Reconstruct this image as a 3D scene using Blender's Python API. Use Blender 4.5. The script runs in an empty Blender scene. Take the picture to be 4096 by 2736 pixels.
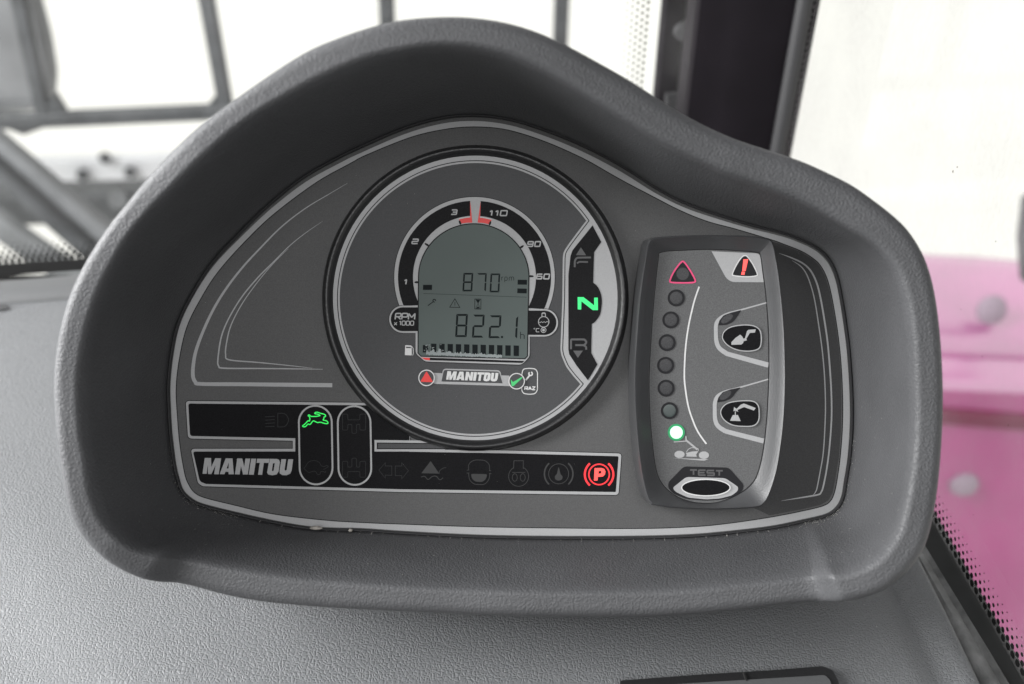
import bpy, math, random
from math import sin, cos, pi, radians
from mathutils import Vector, Matrix
from mathutils.geometry import tessellate_polygon
random.seed(7)
SC = bpy.context.scene
COL = SC.collection

# ------------------------------------------------------------------ camera
PITCH = 38.0
F = 4096 * 35.0 / 36.0              # focal length in photo pixels
S = 0.3522 / 4096                   # metres per photo pixel on the panel
D = F * S                           # camera distance to the panel
M = Matrix.Rotation(radians(90 - PITCH), 4, 'X')      # panel space -> world
RIGHT, UP, NRM = M.col[0].to_3d(), M.col[1].to_3d(), M.col[2].to_3d()
CAM = NRM * D
cd = bpy.data.cameras.new('camera'); cam = bpy.data.objects.new('camera', cd); COL.objects.link(cam)
cam.location = CAM; cam.rotation_euler = (radians(90 - PITCH), 0, 0)
cd.lens = 35; cd.sensor_width = 36; cd.clip_start = 0.01; cd.clip_end = 500
cd.dof.use_dof = True; cd.dof.focus_distance = D - 0.006; cd.dof.aperture_fstop = 8.0
SC.camera = cam

# ------------------------------------------------------------------ world: overcast daylight through the front and left glass, dim cab behind
w = bpy.data.worlds.new('World'); SC.world = w; w.use_nodes = True
nt = w.node_tree; nt.nodes.clear()
wo = nt.nodes.new('ShaderNodeOutputWorld'); bg = nt.nodes.new('ShaderNodeBackground')
bg.inputs[0].default_value = (1.0, 1.0, 0.955, 1); bg.inputs[1].default_value = 1.4
nt.links.new(bg.outputs[0], wo.inputs[0])

def area(name, loc, target, sx, sy, power, col=(1, 1, 1)):
    ld = bpy.data.lights.new(name, 'AREA'); ld.shape = 'RECTANGLE'; ld.size = sx; ld.size_y = sy
    ld.energy = power; ld.color = col
    o = bpy.data.objects.new(name, ld); COL.objects.link(o); o.location = loc
    o.rotation_euler = (Vector(target) - Vector(loc)).to_track_quat('-Z', 'Y').to_euler()
    return o
area('side_window_light', (-0.98, -0.08, 0.47), (0, 0, 0), 0.8, 0.7, 42, (1.0, 1.0, 1.0))
area('door_light', (-0.95, 0.12, 0.10), (-0.1, 0, 0), 0.4, 0.35, 7, (1.0, 1.0, 1.0))
area('cab_fill_light', (0.05, -0.72, 0.72), (0, 0, 0), 0.7, 0.45, 5.6, (1.0, 1.0, 1.0))  # fill lamp added behind the camera to brighten the panel, no window there

vs = SC.view_settings; vs.view_transform = 'Standard'; vs.look = 'None'; vs.exposure = 0; vs.gamma = 1
vs.use_curve_mapping = False

# ------------------------------------------------------------------ geometry helpers
def P(u, v, z=0.0):
    k = S * (D - z) / D
    return Vector(((u - 2048) * k, (1368 - v) * k, z))
def ray(u, v): return RIGHT * (u - 2048) + UP * (1368 - v) - NRM * F
def RZ(u, v, z):
    r = ray(u, v); return CAM + r * ((z - CAM.z) / r.z)
def RY(u, v, y):
    r = ray(u, v); return CAM + r * ((y - CAM.y) / r.y)
def RX(u, v, x):
    r = ray(u, v); return CAM + r * (x / r.x)

def crop(x0, y0, k): return lambda pts: [(x0 + p[0] / k, y0 + p[1] / k) + tuple(p[2:]) for p in pts]
cA = crop(1300, 550, 1.8784); cB = crop(1300, 1100, 1.8784); cC = crop(650, 1550, 2.4716)
cD = crop(1450, 1700, 2.1345); cE = crop(2500, 900, 2.6133); cG = crop(2500, 1500, 2.6133)
cH = crop(1500, 740, 2.935); cI = crop(1150, 1580, 3.92); cL = crop(650, 650, 1.5682)
cR1 = crop(2900, 900, 2.6133); cR2 = crop(2900, 1500, 2.24)

def sm(pts, closed=False, n=6):
    out = []; N = len(pts)
    for i in range(N if closed else N - 1):
        if closed: a, b, c, d = pts[i - 1], pts[i], pts[(i + 1) % N], pts[(i + 2) % N]
        else: a, b, c, d = pts[max(i - 1, 0)], pts[i], pts[i + 1], pts[min(i + 2, N - 1)]
        for j in range(n):
            t = j / n; t2 = t * t; t3 = t2 * t
            out.append(tuple(0.5 * (2 * b[k] + (c[k] - a[k]) * t + (2 * a[k] - 5 * b[k] + 4 * c[k] - d[k]) * t2
                             + (3 * b[k] - a[k] - 3 * c[k] + d[k]) * t3) for k in range(len(b))))
    if not closed: out.append(tuple(pts[-1]))
    return out
def rp(pts, r, closed=True, n=5):
    """round the corners of a polygon / polyline"""
    out = []; N = len(pts)
    for i in range(N):
        if not closed and i in (0, N - 1): out.append(tuple(pts[i][:2])); continue
        a = Vector(pts[i - 1][:2]); b = Vector(pts[i][:2]); c = Vector(pts[(i + 1) % N][:2])
        ri = pts[i][2] if len(pts[i]) > 2 else r
        d1, d2 = (a - b), (c - b)
        q = min(ri, d1.length * 0.49, d2.length * 0.49)
        if q < 0.3: out.append(tuple(b)); continue
        p1 = b + d1.normalized() * q; p2 = b + d2.normalized() * q
        for j in range(n + 1):
            t = j / n; out.append(tuple(p1 * (1 - t) ** 2 + b * 2 * t * (1 - t) + p2 * t * t))
    return out
def ell(cx, cy, rx, ry=None, n=48, a0=0, a1=360):
    ry = ry or rx; full = abs(a1 - a0) >= 360
    return [(cx + rx * cos(radians(a0 + (a1 - a0) * i / (n if full else n - 1))),
             cy - ry * sin(radians(a0 + (a1 - a0) * i / (n if full else n - 1)))) for i in range(n)]
def area2(p): return sum(p[i - 1][0] * p[i][1] - p[i][0] * p[i - 1][1] for i in range(len(p)))
def offset(pts, d):
    """closed loop pushed outward by d"""
    s = 1 if area2(pts) > 0 else -1; N = len(pts); out = []
    for i in range(N):
        a = Vector(pts[i - 1][:2]); b = Vector(pts[i][:2]); c = Vector(pts[(i + 1) % N][:2])
        t1 = (b - a); t2 = (c - b)
        t1 = t1.normalized() if t1.length > 1e-9 else t2.normalized(); t2 = t2.normalized() if t2.length > 1e-9 else t1
        n = Vector((t1.y + t2.y, -(t1.x + t2.x))); n = n.normalized() if n.length > 1e-6 else Vector((t1.y, -t1.x))
        m = max(0.45, n.dot(Vector((t1.y, -t1.x))))
        dd = d(b) if callable(d) else d
        out.append(tuple(b + n * (s * dd / m)))
    return out
def resamp(pts, n, closed=False):
    q = [Vector(p) for p in pts] + ([Vector(pts[0])] if closed else [])
    L = [0]
    for i in range(1, len(q)): L.append(L[-1] + (q[i] - q[i - 1]).length)
    out = []; j = 0
    for i in range(n):
        t = L[-1] * i / (n if closed else n - 1)
        while j < len(L) - 2 and L[j + 1] < t: j += 1
        k = (t - L[j]) / max(1e-12, L[j + 1] - L[j]); out.append(tuple(q[j].lerp(q[j + 1], k)))
    return out

class MB:
    def __init__(s): s.v = []; s.f = []; s.k = 0
    def quad(s, a, b, c, d):
        n = len(s.v); s.v += [Vector(a), Vector(b), Vector(c), Vector(d)]; s.f.append((n, n + 1, n + 2, n + 3))
    def fill(s, loops, z, proj=P):
        if not isinstance(loops[0][0], (tuple, list, Vector)): loops = [loops]
        z += s.k * 1.2e-5; s.k += 1
        n = len(s.v); vec = [[Vector((p[0], p[1], 0)) for p in l] for l in loops]
        for l in loops:
            for p in l: s.v.append(proj(p[0], p[1], z))
        flat = [p for l in vec for p in l]
        for t in tessellate_polygon(vec):
            a, b, c = flat[t[0]], flat[t[1]], flat[t[2]]
            cr_ = (b - a).cross(c - a).z
            if abs(cr_) < 1e-9: continue
            s.f.append(tuple(n + i for i in (t if cr_ < 0 else t[::-1])))
        return s
    def stroke(s, pts, w, z, closed=False, proj=P):
        z += s.k * 1.2e-5; s.k += 1
        N = len(pts); Lp = []; n = len(s.v)
        for i in range(N):
            b = Vector(pts[i][:2])
            a = Vector(pts[i - 1][:2]) if (closed or i > 0) else None
            c = Vector(pts[(i + 1) % N][:2]) if (closed or i < N - 1) else None
            t1 = (b - a) if a is not None else (c - b); t2 = (c - b) if c is not None else t1
            if t1.length < 1e-9: t1 = t2
            if t2.length < 1e-9: t2 = t1
            t1 = t1.normalized(); t2 = t2.normalized()
            nn = Vector((t1.y + t2.y, -(t1.x + t2.x)))
            nn = nn.normalized() if nn.length > 1e-6 else Vector((t1.y, -t1.x))
            m = max(0.5, nn.dot(Vector((t1.y, -t1.x))))
            ww = (pts[i][2] if len(pts[i]) > 2 else w) * 0.5 / m
            p, q = b + nn * ww, b - nn * ww
            s.v += [proj(p.x, p.y, z), proj(q.x, q.y, z)]
        for i in range(N if closed else N - 1):
            j = (i + 1) % N; s.f.append((n + 2 * i, n + 2 * j, n + 2 * j + 1, n + 2 * i + 1))
        return s
    def prism(s, loop, z0, z1, top=True, bev=0.0, proj=P):
        """raised solid outline; side walls straight back along the panel normal"""
        if area2(loop) < 0: loop = loop[::-1]
        N = len(loop)
        T = [proj(p[0], p[1], z1) for p in loop]
        if bev:
            c = sum(T, Vector()) / N
            rings = [[Vector((p.x, p.y, z0)) for p in T], [Vector((p.x, p.y, z1 - bev)) for p in T]]
            ins = offset([(p.x, p.y) for p in T], -bev * 0.3); rings.append([Vector((p[0], p[1], z1 - bev * 0.3)) for p in ins])
            ins = offset([(p.x, p.y) for p in T], -bev); rings.append([Vector((p[0], p[1], z1)) for p in ins])
        else:
            rings = [[Vector((p.x, p.y, z0)) for p in T], T]
        s.rings(rings)
        if top:
            R = rings[-1]; n = len(s.v); s.v += [r.copy() for r in R]
            for t in tessellate_polygon([[Vector((r.x, r.y, 0)) for r in R]]):
                a, b, c = R[t[0]], R[t[1]], R[t[2]]
                if abs((b - a).cross(c - a).z) < 1e-16: continue
                s.f.append(tuple(n + i for i in (t if (b - a).cross(c - a).z > 0 else t[::-1])))
        return s
    def rings(s, rings, closed=True):
        n = len(s.v); N = len(rings[0])
        for r in rings: s.v += [Vector(p) for p in r]
        for i in range(len(rings) - 1):
            for j in range(N if closed else N - 1):
                k = (j + 1) % N
                s.f.append((n + i * N + j, n + i * N + k, n + (i + 1) * N + k, n + (i + 1) * N + j))
        return s
    def box(s, c, sx, sy, sz, rot=None, bev=0.0):
        """box with chamfered long edges; c centre"""
        R = rot or Matrix.Identity(3); c = Vector(c)
        b = bev or min(sx, sy, sz) * 0.08
        prof = [(-sx/2 + b, -sy/2), (sx/2 - b, -sy/2), (sx/2, -sy/2 + b), (sx/2, sy/2 - b), (sx/2 - b, sy/2), (-sx/2 + b, sy/2), (-sx/2, sy/2 - b), (-sx/2, -sy/2 + b)]
        lo = [c + R @ Vector((x, y, -sz/2)) for x, y in prof]; hi = [c + R @ Vector((x, y, sz/2)) for x, y in prof]
        s.rings([lo, hi]); n = len(s.v) - 16
        s.f.append(tuple(n + i for i in range(8))[::-1]); s.f.append(tuple(n + 8 + i for i in range(8)))
        return s
    def bar(s, a, b, wx, wy, ref=(0, 1, 0), bev=0.0):
        a, b = Vector(a), Vector(b); zz = (b - a).normalized(); yy = Vector(ref)
        xx = yy.cross(zz).normalized(); yy = zz.cross(xx)
        R = Matrix((xx, yy, zz)).transposed()
        return s.box((a + b) / 2, wx, wy, (b - a).length, R, bev)
    def tube(s, path, r, n=12, caps=True):
        path = [Vector(p) for p in path]; rings = []
        for i, p in enumerate(path):
            t = (path[min(i + 1, len(path) - 1)] - path[max(i - 1, 0)]).normalized()
            x = t.cross(Vector((0, 0, 1))); x = x.normalized() if x.length > 0.05 else t.cross(Vector((0, 1, 0))).normalized(); y = t.cross(x)
            rr = r[i] if isinstance(r, (list, tuple)) else r
            rings.append([p + x * rr * cos(2 * pi * k / n) + y * rr * sin(2 * pi * k / n) for k in range(n)])
        s.rings(rings)
        if caps:
            m = len(s.v); N = len(rings) * n; s.f.append(tuple(m - N + i for i in range(n))[::-1]); s.f.append(tuple(m - n + i for i in range(n)))
        return s
    def build(s, name, mat, parent=None, space='P', smooth=False, ang=40):
        c = sum(s.v, Vector()) / max(1, len(s.v))
        me = bpy.data.meshes.new(name); me.from_pydata([tuple(p - c) for p in s.v], [], s.f); me.update()
        if isinstance(mat, (list, tuple)):
            for m_ in mat: me.materials.append(m_)
        else: me.materials.append(mat)
        if smooth:
            me.polygons.foreach_set('use_smooth', [True] * len(me.polygons))
            if ang < 180: me.set_sharp_from_angle(angle=radians(ang))
        o = bpy.data.objects.new(name, me); COL.objects.link(o)
        mw = (M if space == 'P' else Matrix.Identity(4)) @ Matrix.Translation(c)
        if parent is not None:
            o.parent = parent; o.matrix_parent_inverse = WM[parent.name].inverted()
        o.matrix_basis = mw; WM[o.name] = mw
        return o
WM = {}
def thing(name, label, cat, loc, rot=True, group=None):
    o = bpy.data.objects.new(name, None); COL.objects.link(o); o.empty_display_size = 0.02
    mw = Matrix.Translation(loc) @ (M if rot else Matrix.Identity(4))
    o.matrix_basis = mw; WM[o.name] = mw
    return tag(o, label, cat, group)
def tag(o, label=None, cat=None, group=None, kind=None):
    if label: o['label'] = label
    if cat: o['category'] = cat
    if group: o['group'] = group
    if kind: o['kind'] = kind
    return o

# ------------------------------------------------------------------ materials
def mat(name, col, rough=0.5, spec=0.5, metal=0.0, grain=None, mottle=0.0, mscale=60, coat=0.0, emis=None, estr=0.0, speck=0.0):
    """grain = list of (kind, scale, distance)"""
    m = bpy.data.materials.new(name); m.use_nodes = True; t = m.node_tree; b = t.nodes['Principled BSDF']
    b.inputs['Base Color'].default_value = (*col, 1); b.inputs['Roughness'].default_value = rough
    b.inputs['Specular IOR Level'].default_value = spec; b.inputs['Metallic'].default_value = metal
    b.inputs['Coat Weight'].default_value = coat
    if coat == 1.0: b.inputs['Coat IOR'].default_value = 3.0 if 'polished' in name else 1.7; b.inputs['Coat Roughness'].default_value = 0.32
    if emis: b.inputs['Emission Color'].default_value = (*emis, 1); b.inputs['Emission Strength'].default_value = estr
    co = t.nodes.new('ShaderNodeNewGeometry')
    out = None
    if mottle or speck:
        nz = t.nodes.new('ShaderNodeTexNoise'); nz.inputs['Scale'].default_value = mscale; nz.inputs['Detail'].default_value = 5
        t.links.new(co.outputs['Position'], nz.inputs['Vector'])
        mr = t.nodes.new('ShaderNodeMapRange'); mr.inputs[1].default_value = 0.3; mr.inputs[2].default_value = 0.7
        mr.inputs[3].default_value = 1 - mottle; mr.inputs[4].default_value = 1 + mottle
        t.links.new(nz.outputs['Fac'], mr.inputs[0])
        fac = mr.outputs[0]
        if speck:
            n2 = t.nodes.new('ShaderNodeTexNoise'); n2.inputs['Scale'].default_value = 2600; n2.inputs['Detail'].default_value = 1
            t.links.new(co.outputs['Position'], n2.inputs['Vector'])
            m2 = t.nodes.new('ShaderNodeMapRange'); m2.inputs[1].default_value = 0.3; m2.inputs[2].default_value = 0.7
            m2.inputs[3].default_value = 1 - speck; m2.inputs[4].default_value = 1 + speck
            t.links.new(n2.outputs['Fac'], m2.inputs[0])
            mm = t.nodes.new('ShaderNodeMath'); mm.operation = 'MULTIPLY'; t.links.new(fac, mm.inputs[0]); t.links.new(m2.outputs[0], mm.inputs[1]); fac = mm.outputs[0]
        vm = t.nodes.new('ShaderNodeVectorMath'); vm.operation = 'SCALE'; vm.inputs[0].default_value = col
        t.links.new(fac, vm.inputs['Scale']); t.links.new(vm.outputs[0], b.inputs['Base Color'])
    for kind, sc, dist in (grain or []):
        if kind == 'n':
            x = t.nodes.new('ShaderNodeTexNoise'); x.inputs['Scale'].default_value = sc; x.inputs['Detail'].default_value = 3; h = x.outputs['Fac']
            t.links.new(co.outputs['Position'], x.inputs['Vector'])
        else:
            dn = t.nodes.new('ShaderNodeTexNoise'); dn.inputs['Scale'].default_value = sc * 0.45; dn.inputs['Detail'].default_value = 2
            t.links.new(co.outputs['Position'], dn.inputs['Vector'])
            ad = t.nodes.new('ShaderNodeVectorMath'); ad.operation = 'MULTIPLY_ADD'
            ad.inputs[1].default_value = (1.4 / sc,) * 3
            t.links.new(dn.outputs['Color'], ad.inputs[0]); t.links.new(co.outputs['Position'], ad.inputs[2])
            x = t.nodes.new('ShaderNodeTexVoronoi'); x.feature = 'DISTANCE_TO_EDGE' if kind == 'v' else 'SMOOTH_F1'; x.inputs['Scale'].default_value = sc
            t.links.new(ad.outputs[0], x.inputs['Vector'])
            r_ = t.nodes.new('ShaderNodeMapRange'); r_.inputs[2].default_value = 0.22 if kind == 'v' else 0.8; r_.interpolation_type = 'SMOOTHSTEP'
            if kind != 'v': r_.inputs[3].default_value = 1; r_.inputs[4].default_value = 0
            t.links.new(x.outputs['Distance'], r_.inputs[0]); h = r_.outputs[0]
        bp = t.nodes.new('ShaderNodeBump'); bp.inputs['Distance'].default_value = dist; bp.inputs['Strength'].default_value = 1
        t.links.new(h, bp.inputs['Height'])
        if out: t.links.new(out, bp.inputs['Normal'])
        out = bp.outputs['Normal']
    if out: t.links.new(out, b.inputs['Normal'])
    return m
def glow(name, col, s): 
    return mat(name, tuple(c * 0.3 for c in col), 0.4, emis=col, estr=s)

m_hood = mat('grained_black_plastic', (0.080, 0.081, 0.085), 0.44, 0.24, grain=[('f', 1700, 0.00014), ('n', 3500, 0.00004)], mottle=0.10, mscale=35)
m_seal = mat('seal_rubber', (0.022, 0.022, 0.024), 0.6, grain=[('n', 2500, 0.0001)])
m_panel = mat('panel_print', (0.095, 0.095, 0.096), 0.55, 0.22, mottle=0.05, mscale=18, speck=0.12, grain=[('n', 3000, 0.00002)])
m_dark = mat('dark_print', (0.048, 0.048, 0.049), 0.55, 0.22, speck=0.12)
m_silver = mat('silver_ink', (0.37, 0.372, 0.378), 0.45, 0.3, speck=0.05, grain=[('n', 2500, 0.00001)])
m_white = mat('white_ink', (0.62, 0.62, 0.62), 0.5, speck=0.04)
m_line = mat('black_line_ink', (0.006, 0.006, 0.007), 0.6, 0.25)
m_black = mat('smoked_black_window', (0.008, 0.008, 0.009), 0.6, 0.08, speck=0.3)
m_ghost = mat('unlit_symbol_ink', (0.024, 0.024, 0.026), 0.5, 0.2)
m_ghost2 = mat('unlit_symbol_ink_grey', (0.042, 0.042, 0.043), 0.5, 0.2)
m_letter = mat('unlit_letter_ink', (0.10, 0.10, 0.103), 0.5, 0.2)
m_gaugef = mat('gauge_print', (0.064, 0.065, 0.068), 0.55, 0.22, mottle=0.05, mscale=20, speck=0.10)
m_band = mat('gauge_scale_black', (0.013, 0.013, 0.014), 0.6, 0.08, speck=0.25)
m_bezel = mat('bezel_plastic', (0.018, 0.018, 0.019), 0.36, 0.5, grain=[('n', 1800, 0.00012)])
m_red = mat('red_ink', (0.72, 0.030, 0.028), 0.5)
m_green = mat('green_ink', (0.05, 0.55, 0.16), 0.5)
m_pink = mat('pink_ink', (0.75, 0.05, 0.18), 0.5)
m_lcd = mat('lcd_glass', (0.090, 0.112, 0.107), 0.35, 0.1, mottle=0.10, mscale=16)
m_lcdink = mat('lcd_segment', (0.013, 0.016, 0.017), 0.6, 0.03)
m_crust = mat('lcd_residue', (0.26, 0.29, 0.29), 0.7)
g_green = glow('lit_green', (0.0, 0.85, 0.20), 0.85)
g_hare = glow('lit_hare_green', (0.01, 0.85, 0.10), 0.9)
g_red = glow('lit_red', (1.0, 0.02, 0.03), 0.95)
g_hot = glow('lit_hot_red', (1.0, 0.07, 0.06), 1.6)
g_led = glow('lit_led', (0.45, 1.0, 0.55), 1.8)
g_ledring = glow('lit_led_ring', (0.0, 0.42, 0.14), 0.45)
m_mod = mat('module_plastic', (0.062, 0.063, 0.066), 0.38, 0.5, grain=[('n', 2200, 0.00006)])
m_mface = mat('module_face_print', (0.112, 0.113, 0.115), 0.55, 0.2, speck=0.15)
m_lens = mat('dark_lens', (0.018, 0.018, 0.020), 0.5, 0.12)
m_lensin = mat('dark_lens_inner', (0.045, 0.045, 0.048), 0.4, 0.2, speck=0.2)
m_lensgr = mat('tinted_lens_inner', (0.045, 0.060, 0.058), 0.35, 0.4)
m_dash = mat('dashboard_vinyl', (0.138, 0.142, 0.147), 0.54, 0.25, grain=[('v', 800, 0.00016), ('n', 1600, 0.00008)], mottle=0.06, mscale=9)
m_trim = mat('dash_trim_plastic', (0.085, 0.087, 0.09), 0.5, grain=[('n', 900, 0.0001)])
m_slot = mat('slot_black', (0.02, 0.02, 0.02), 0.5)
m_rail = mat('dusty_rail', (0.17, 0.172, 0.172), 0.7, grain=[('n', 800, 0.0003)], mottle=0.45, mscale=120)
m_rub = mat('window_rubber', (0.018, 0.019, 0.019), 0.7, mottle=0.3, mscale=90)
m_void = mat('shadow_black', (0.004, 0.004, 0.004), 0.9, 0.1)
m_pillar = mat('pillar_black', (0.007, 0.0055, 0.0075), 0.7, 0.12, mottle=0.2, mscale=30)
m_ptrim = mat('pillar_trim', (0.04, 0.04, 0.042), 0.5)
m_steel = mat('guard_steel', (0.045, 0.048, 0.05), 0.6, 0.3, mottle=0.3, mscale=40)
m_steel2 = mat('pale_steel', (0.12, 0.125, 0.128), 0.6, 0.3, mottle=0.25, mscale=20)
m_cream = mat('cream_strip', (0.62, 0.62, 0.55), 0.5)
m_paint = mat('red_paint', (0.36, 0.010, 0.18), 0.3, 0.5, coat=1.0, mottle=0.12, mscale=8)
m_paint2 = mat('magenta_seam', (0.16, 0.010, 0.05), 0.5)
m_ground = mat('pale_bright_yard', (0.80, 0.80, 0.78), 0.9)
m_dust = mat('dust', (0.6, 0.58, 0.54), 0.9, 0.1)
m_mud = mat('dried_mud', (0.36, 0.34, 0.31), 0.95, 0.1, grain=[('n', 1500, 0.0003)], mottle=0.35, mscale=900)
m_knob = mat('cap_grey', (0.34, 0.27, 0.33), 0.8, 0.1)

def glass(name, dust, dscale, lo):
    m = bpy.data.materials.new(name); m.use_nodes = True; t = m.node_tree; t.nodes.clear()
    o = t.nodes.new('ShaderNodeOutputMaterial'); tr = t.nodes.new('ShaderNodeBsdfTransparent')
    du = t.nodes.new('ShaderNodeBsdfTranslucent'); du.inputs[0].default_value = (0.85, 0.84, 0.88, 1)
    gl = t.nodes.new('ShaderNodeBsdfGlossy'); gl.inputs['Roughness'].default_value = 0.02
    fr = t.nodes.new('ShaderNodeFresnel'); fr.inputs[0].default_value = 1.3
    mx = t.nodes.new('ShaderNodeMixShader'); m2 = t.nodes.new('ShaderNodeMixShader')
    ge = t.nodes.new('ShaderNodeNewGeometry')
    nz = t.nodes.new('ShaderNodeTexNoise'); nz.inputs['Scale'].default_value = dscale; nz.inputs['Detail'].default_value = 8; nz.inputs['Roughness'].default_value = 0.75
    mp = t.nodes.new('ShaderNodeMapping'); mp.inputs['Scale'].default_value = (1, 1, 0.75)
    t.links.new(ge.outputs['Position'], mp.inputs[0]); t.links.new(mp.outputs[0], nz.inputs['Vector'])
    mr = t.nodes.new('ShaderNodeMapRange'); mr.inputs[1].default_value = 0.35; mr.inputs[2].default_value = 0.72
    mr.inputs[3].default_value = lo; mr.inputs[4].default_value = dust
    t.links.new(nz.outputs['Fac'], mr.inputs[0])
    n3 = t.nodes.new('ShaderNodeTexNoise'); n3.inputs['Scale'].default_value = 22; n3.inputs['Detail'].default_value = 3; t.links.new(ge.outputs['Position'], n3.inputs['Vector'])
    m3 = t.nodes.new('ShaderNodeMapRange'); m3.inputs[1].default_value = 0.35; m3.inputs[2].default_value = 0.68; m3.inputs[3].default_value = 0.45; m3.inputs[4].default_value = 1.6
    t.links.new(n3.outputs['Fac'], m3.inputs[0]); mu = t.nodes.new('ShaderNodeMath'); mu.operation = 'MULTIPLY'; t.links.new(mr.outputs[0], mu.inputs[0]); t.links.new(m3.outputs[0], mu.inputs[1])
    t.links.new(mu.outputs[0], mx.inputs[0]); t.links.new(tr.outputs[0], mx.inputs[1]); t.links.new(du.outputs[0], mx.inputs[2])
    t.links.new(fr.outputs[0], m2.inputs[0]); t.links.new(mx.outputs[0], m2.inputs[1]); t.links.new(gl.outputs[0], m2.inputs[2])
    t.links.new(m2.outputs[0], o.inputs[0]); return m
m_gside = glass('dusty_side_glass', 0.14, 500, 0.07)
m_gfront = glass('front_glass', 0.055, 30, 0.03)
m_frit = mat('frit_black', (0.02, 0.02, 0.02), 0.6)

# ------------------------------------------------------------------ outside: ground and machine
ZG = -1.6
g = MB(); g.quad((-60, -20, ZG), (60, -20, ZG), (60, 160, ZG), (-60, 160, ZG))
tag(g.build('ground', m_ground, space='W'), kind='structure')

# unseen blockers added round the camera: keep the sky off the instruments, daylight comes in from the front and the open left side
cs = thing('cab_sky_blocker', 'dark unseen blockers round the cab, added to keep sky light out', 'cab', (0, -0.4, 0.85), False)
m_blocker = mat('blocker_dark', (0.06, 0.06, 0.063), 0.8)
b = MB(); b.box((-0.1, -0.27, 0.87), 1.5, 1.8, 0.04); b.build('roof_blocker', m_blocker, cs, 'W')
b = MB(); b.box((-0.1, -1.15, 0.1), 1.5, 0.04, 1.5); b.build('rear_blocker', m_blocker, cs, 'W')
b = MB(); b.box((0.45, -0.25, 0.44), 0.04, 1.8, 0.84); b.build('right_blocker', m_blocker, cs, 'W')
b = MB(); b.box((-0.2, -0.45, -0.72), 1.3, 1.45, 0.04); b.build('floor_blocker', m_blocker, cs, 'W')
b = MB(); b.box((-0.33, 0.20, -0.42), 0.92, 0.02, 0.60); b.build('front_blocker', m_blocker, cs, 'W')

# red bodywork beyond the right side glass
t = thing('engine_cover', 'glossy red engine cover seen pink through the dusty side window', 'engine cover', (0.75, 0.75, ZG), False)
b = MB(); X0, X1 = 0.22, 1.5
pf = [(0.600, ZG), (0.600, -0.560), (0.603, -0.545)]
pt = [(0.603, -0.545), (0.606, -0.538), (0.616, -0.534), (0.644, -0.530), (0.650, -0.536), (0.656, -0.538), (0.662, -0.520), (0.670, -0.512), (0.72, -0.500), (0.79, -0.492), (0.82, -0.497), (0.845, -0.515), (0.86, -0.54), (0.865, ZG)]
def strip(prof, m_, nm_):
    b = MB()
    b.rings([[Vector((x, y + (x - 0.6) * -0.04, z - dz)) for y, z in prof] for x, dz in ((X0, 0), (0.50, 0), (0.60, 0.002), (0.70, 0.010), (0.85, 0.028), (X1, 0.09))], closed=False)
    b.f = [f[::-1] for f in b.f]
    return b.build(nm_, m_, t, 'W', smooth=True, ang=50)
strip(pf, m_paint, 'side_panel'); strip(pt, mat('polished_red_paint', (0.38, 0.04, 0.24), 0.2, 0.5, coat=1.0, mottle=0.15, mscale=10), 'top_panel')
b = MB(); b.bar((X0, 0.6255, -0.560), (X1, 0.5745, -0.650), 0.034, 0.022, (0, 0, 1)); b.build('seam_strip', m_paint2, t, 'W')
for (u, v, r_) in ((3850, 1925, 0.016), (3960, 1235, 0.016)):
    c = RY(u, v, 0.605 if v > 1500 else 0.69); b = MB()
    n_ = Vector((0, -1, 0.3)).normalized()
    b.tube([c - n_ * -0.004, c + n_ * 0.002, c + n_ * 0.010, c + n_ * 0.014], [r_ * 1.15, r_ * 1.1, r_, r_ * 0.6], 16)
    b.build('cap', m_knob, t, 'W', smooth=True)
t = thing('outside_post', 'grey upright post at the right edge beyond the side window', 'post', RY(4090, 1080, 0.7), False)
b = MB(); b.tube([RY(4140, 1100, 0.66), RY(4130, 950, 0.66), RY(4150, 800, 0.66), RY(4200, 700, 0.66)], 0.016, 12); b.build('post_tube', m_steel2, t, 'W', smooth=True)
b = MB(); a_, c_ = RY(3560, 962, 3.2), RY(4010, 900, 3.2)
b.bar(a_, c_, 0.09, 0.2, (0, 1, 0)); tag(b.build('concrete_kerb', m_steel2, space='W'), 'pale grey low kerb blurred in the yard beyond the side window', 'kerb')

# guard bars in front of the cab
YG = 0.75
gd = thing('window_guard', 'grey welded bar guard in front of the windscreen', 'guard', RY(160, 470, YG), False)
def gbar(p, q, w_, d_=0.012): b = MB(); b.bar(p, q, w_, d_, (0, 1, 0), bev=0.002); return b.build('bar', m_steel, gd, 'W')
for (u0, v0, u1, v1) in ((76, 0, 178, 470), (828, 0, 908, 450), (1546, 0, 1563, 430), (2247, 0, 2232, 410)):
    p, q = RY(u0, v0, YG), RY(u1, v1, YG); dirn = (p - q); gbar(q, q + dirn * 1.9, 0.0155)
p, q = RY(-200, 494, YG - 0.002), RY(860, 447, YG - 0.002); dirn = q - p
gbar(p, p + dirn * 2.2, 0.0155, 0.014)
for (tri) in ([(215, 380), (260, 450), (150, 455)], [(905, 380), (900, 440), (850, 440)], [(860, 385), (870, 435), (825, 432)], [(150, 490), (210, 498), (95, 540), (40, 520), (0, 480)]):
    b = MB(); V_ = [RY(u, v, YG - 0.004) for u, v in tri]; V2 = [p + Vector((0, 0.01, 0)) for p in V_]
    b.rings([V_, V2]); n = len(V_); b.f.append(tuple(range(n))); b.f.append(tuple(range(n, 2 * n))[::-1])
    b.build('gusset', m_steel, gd, 'W')

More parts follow.
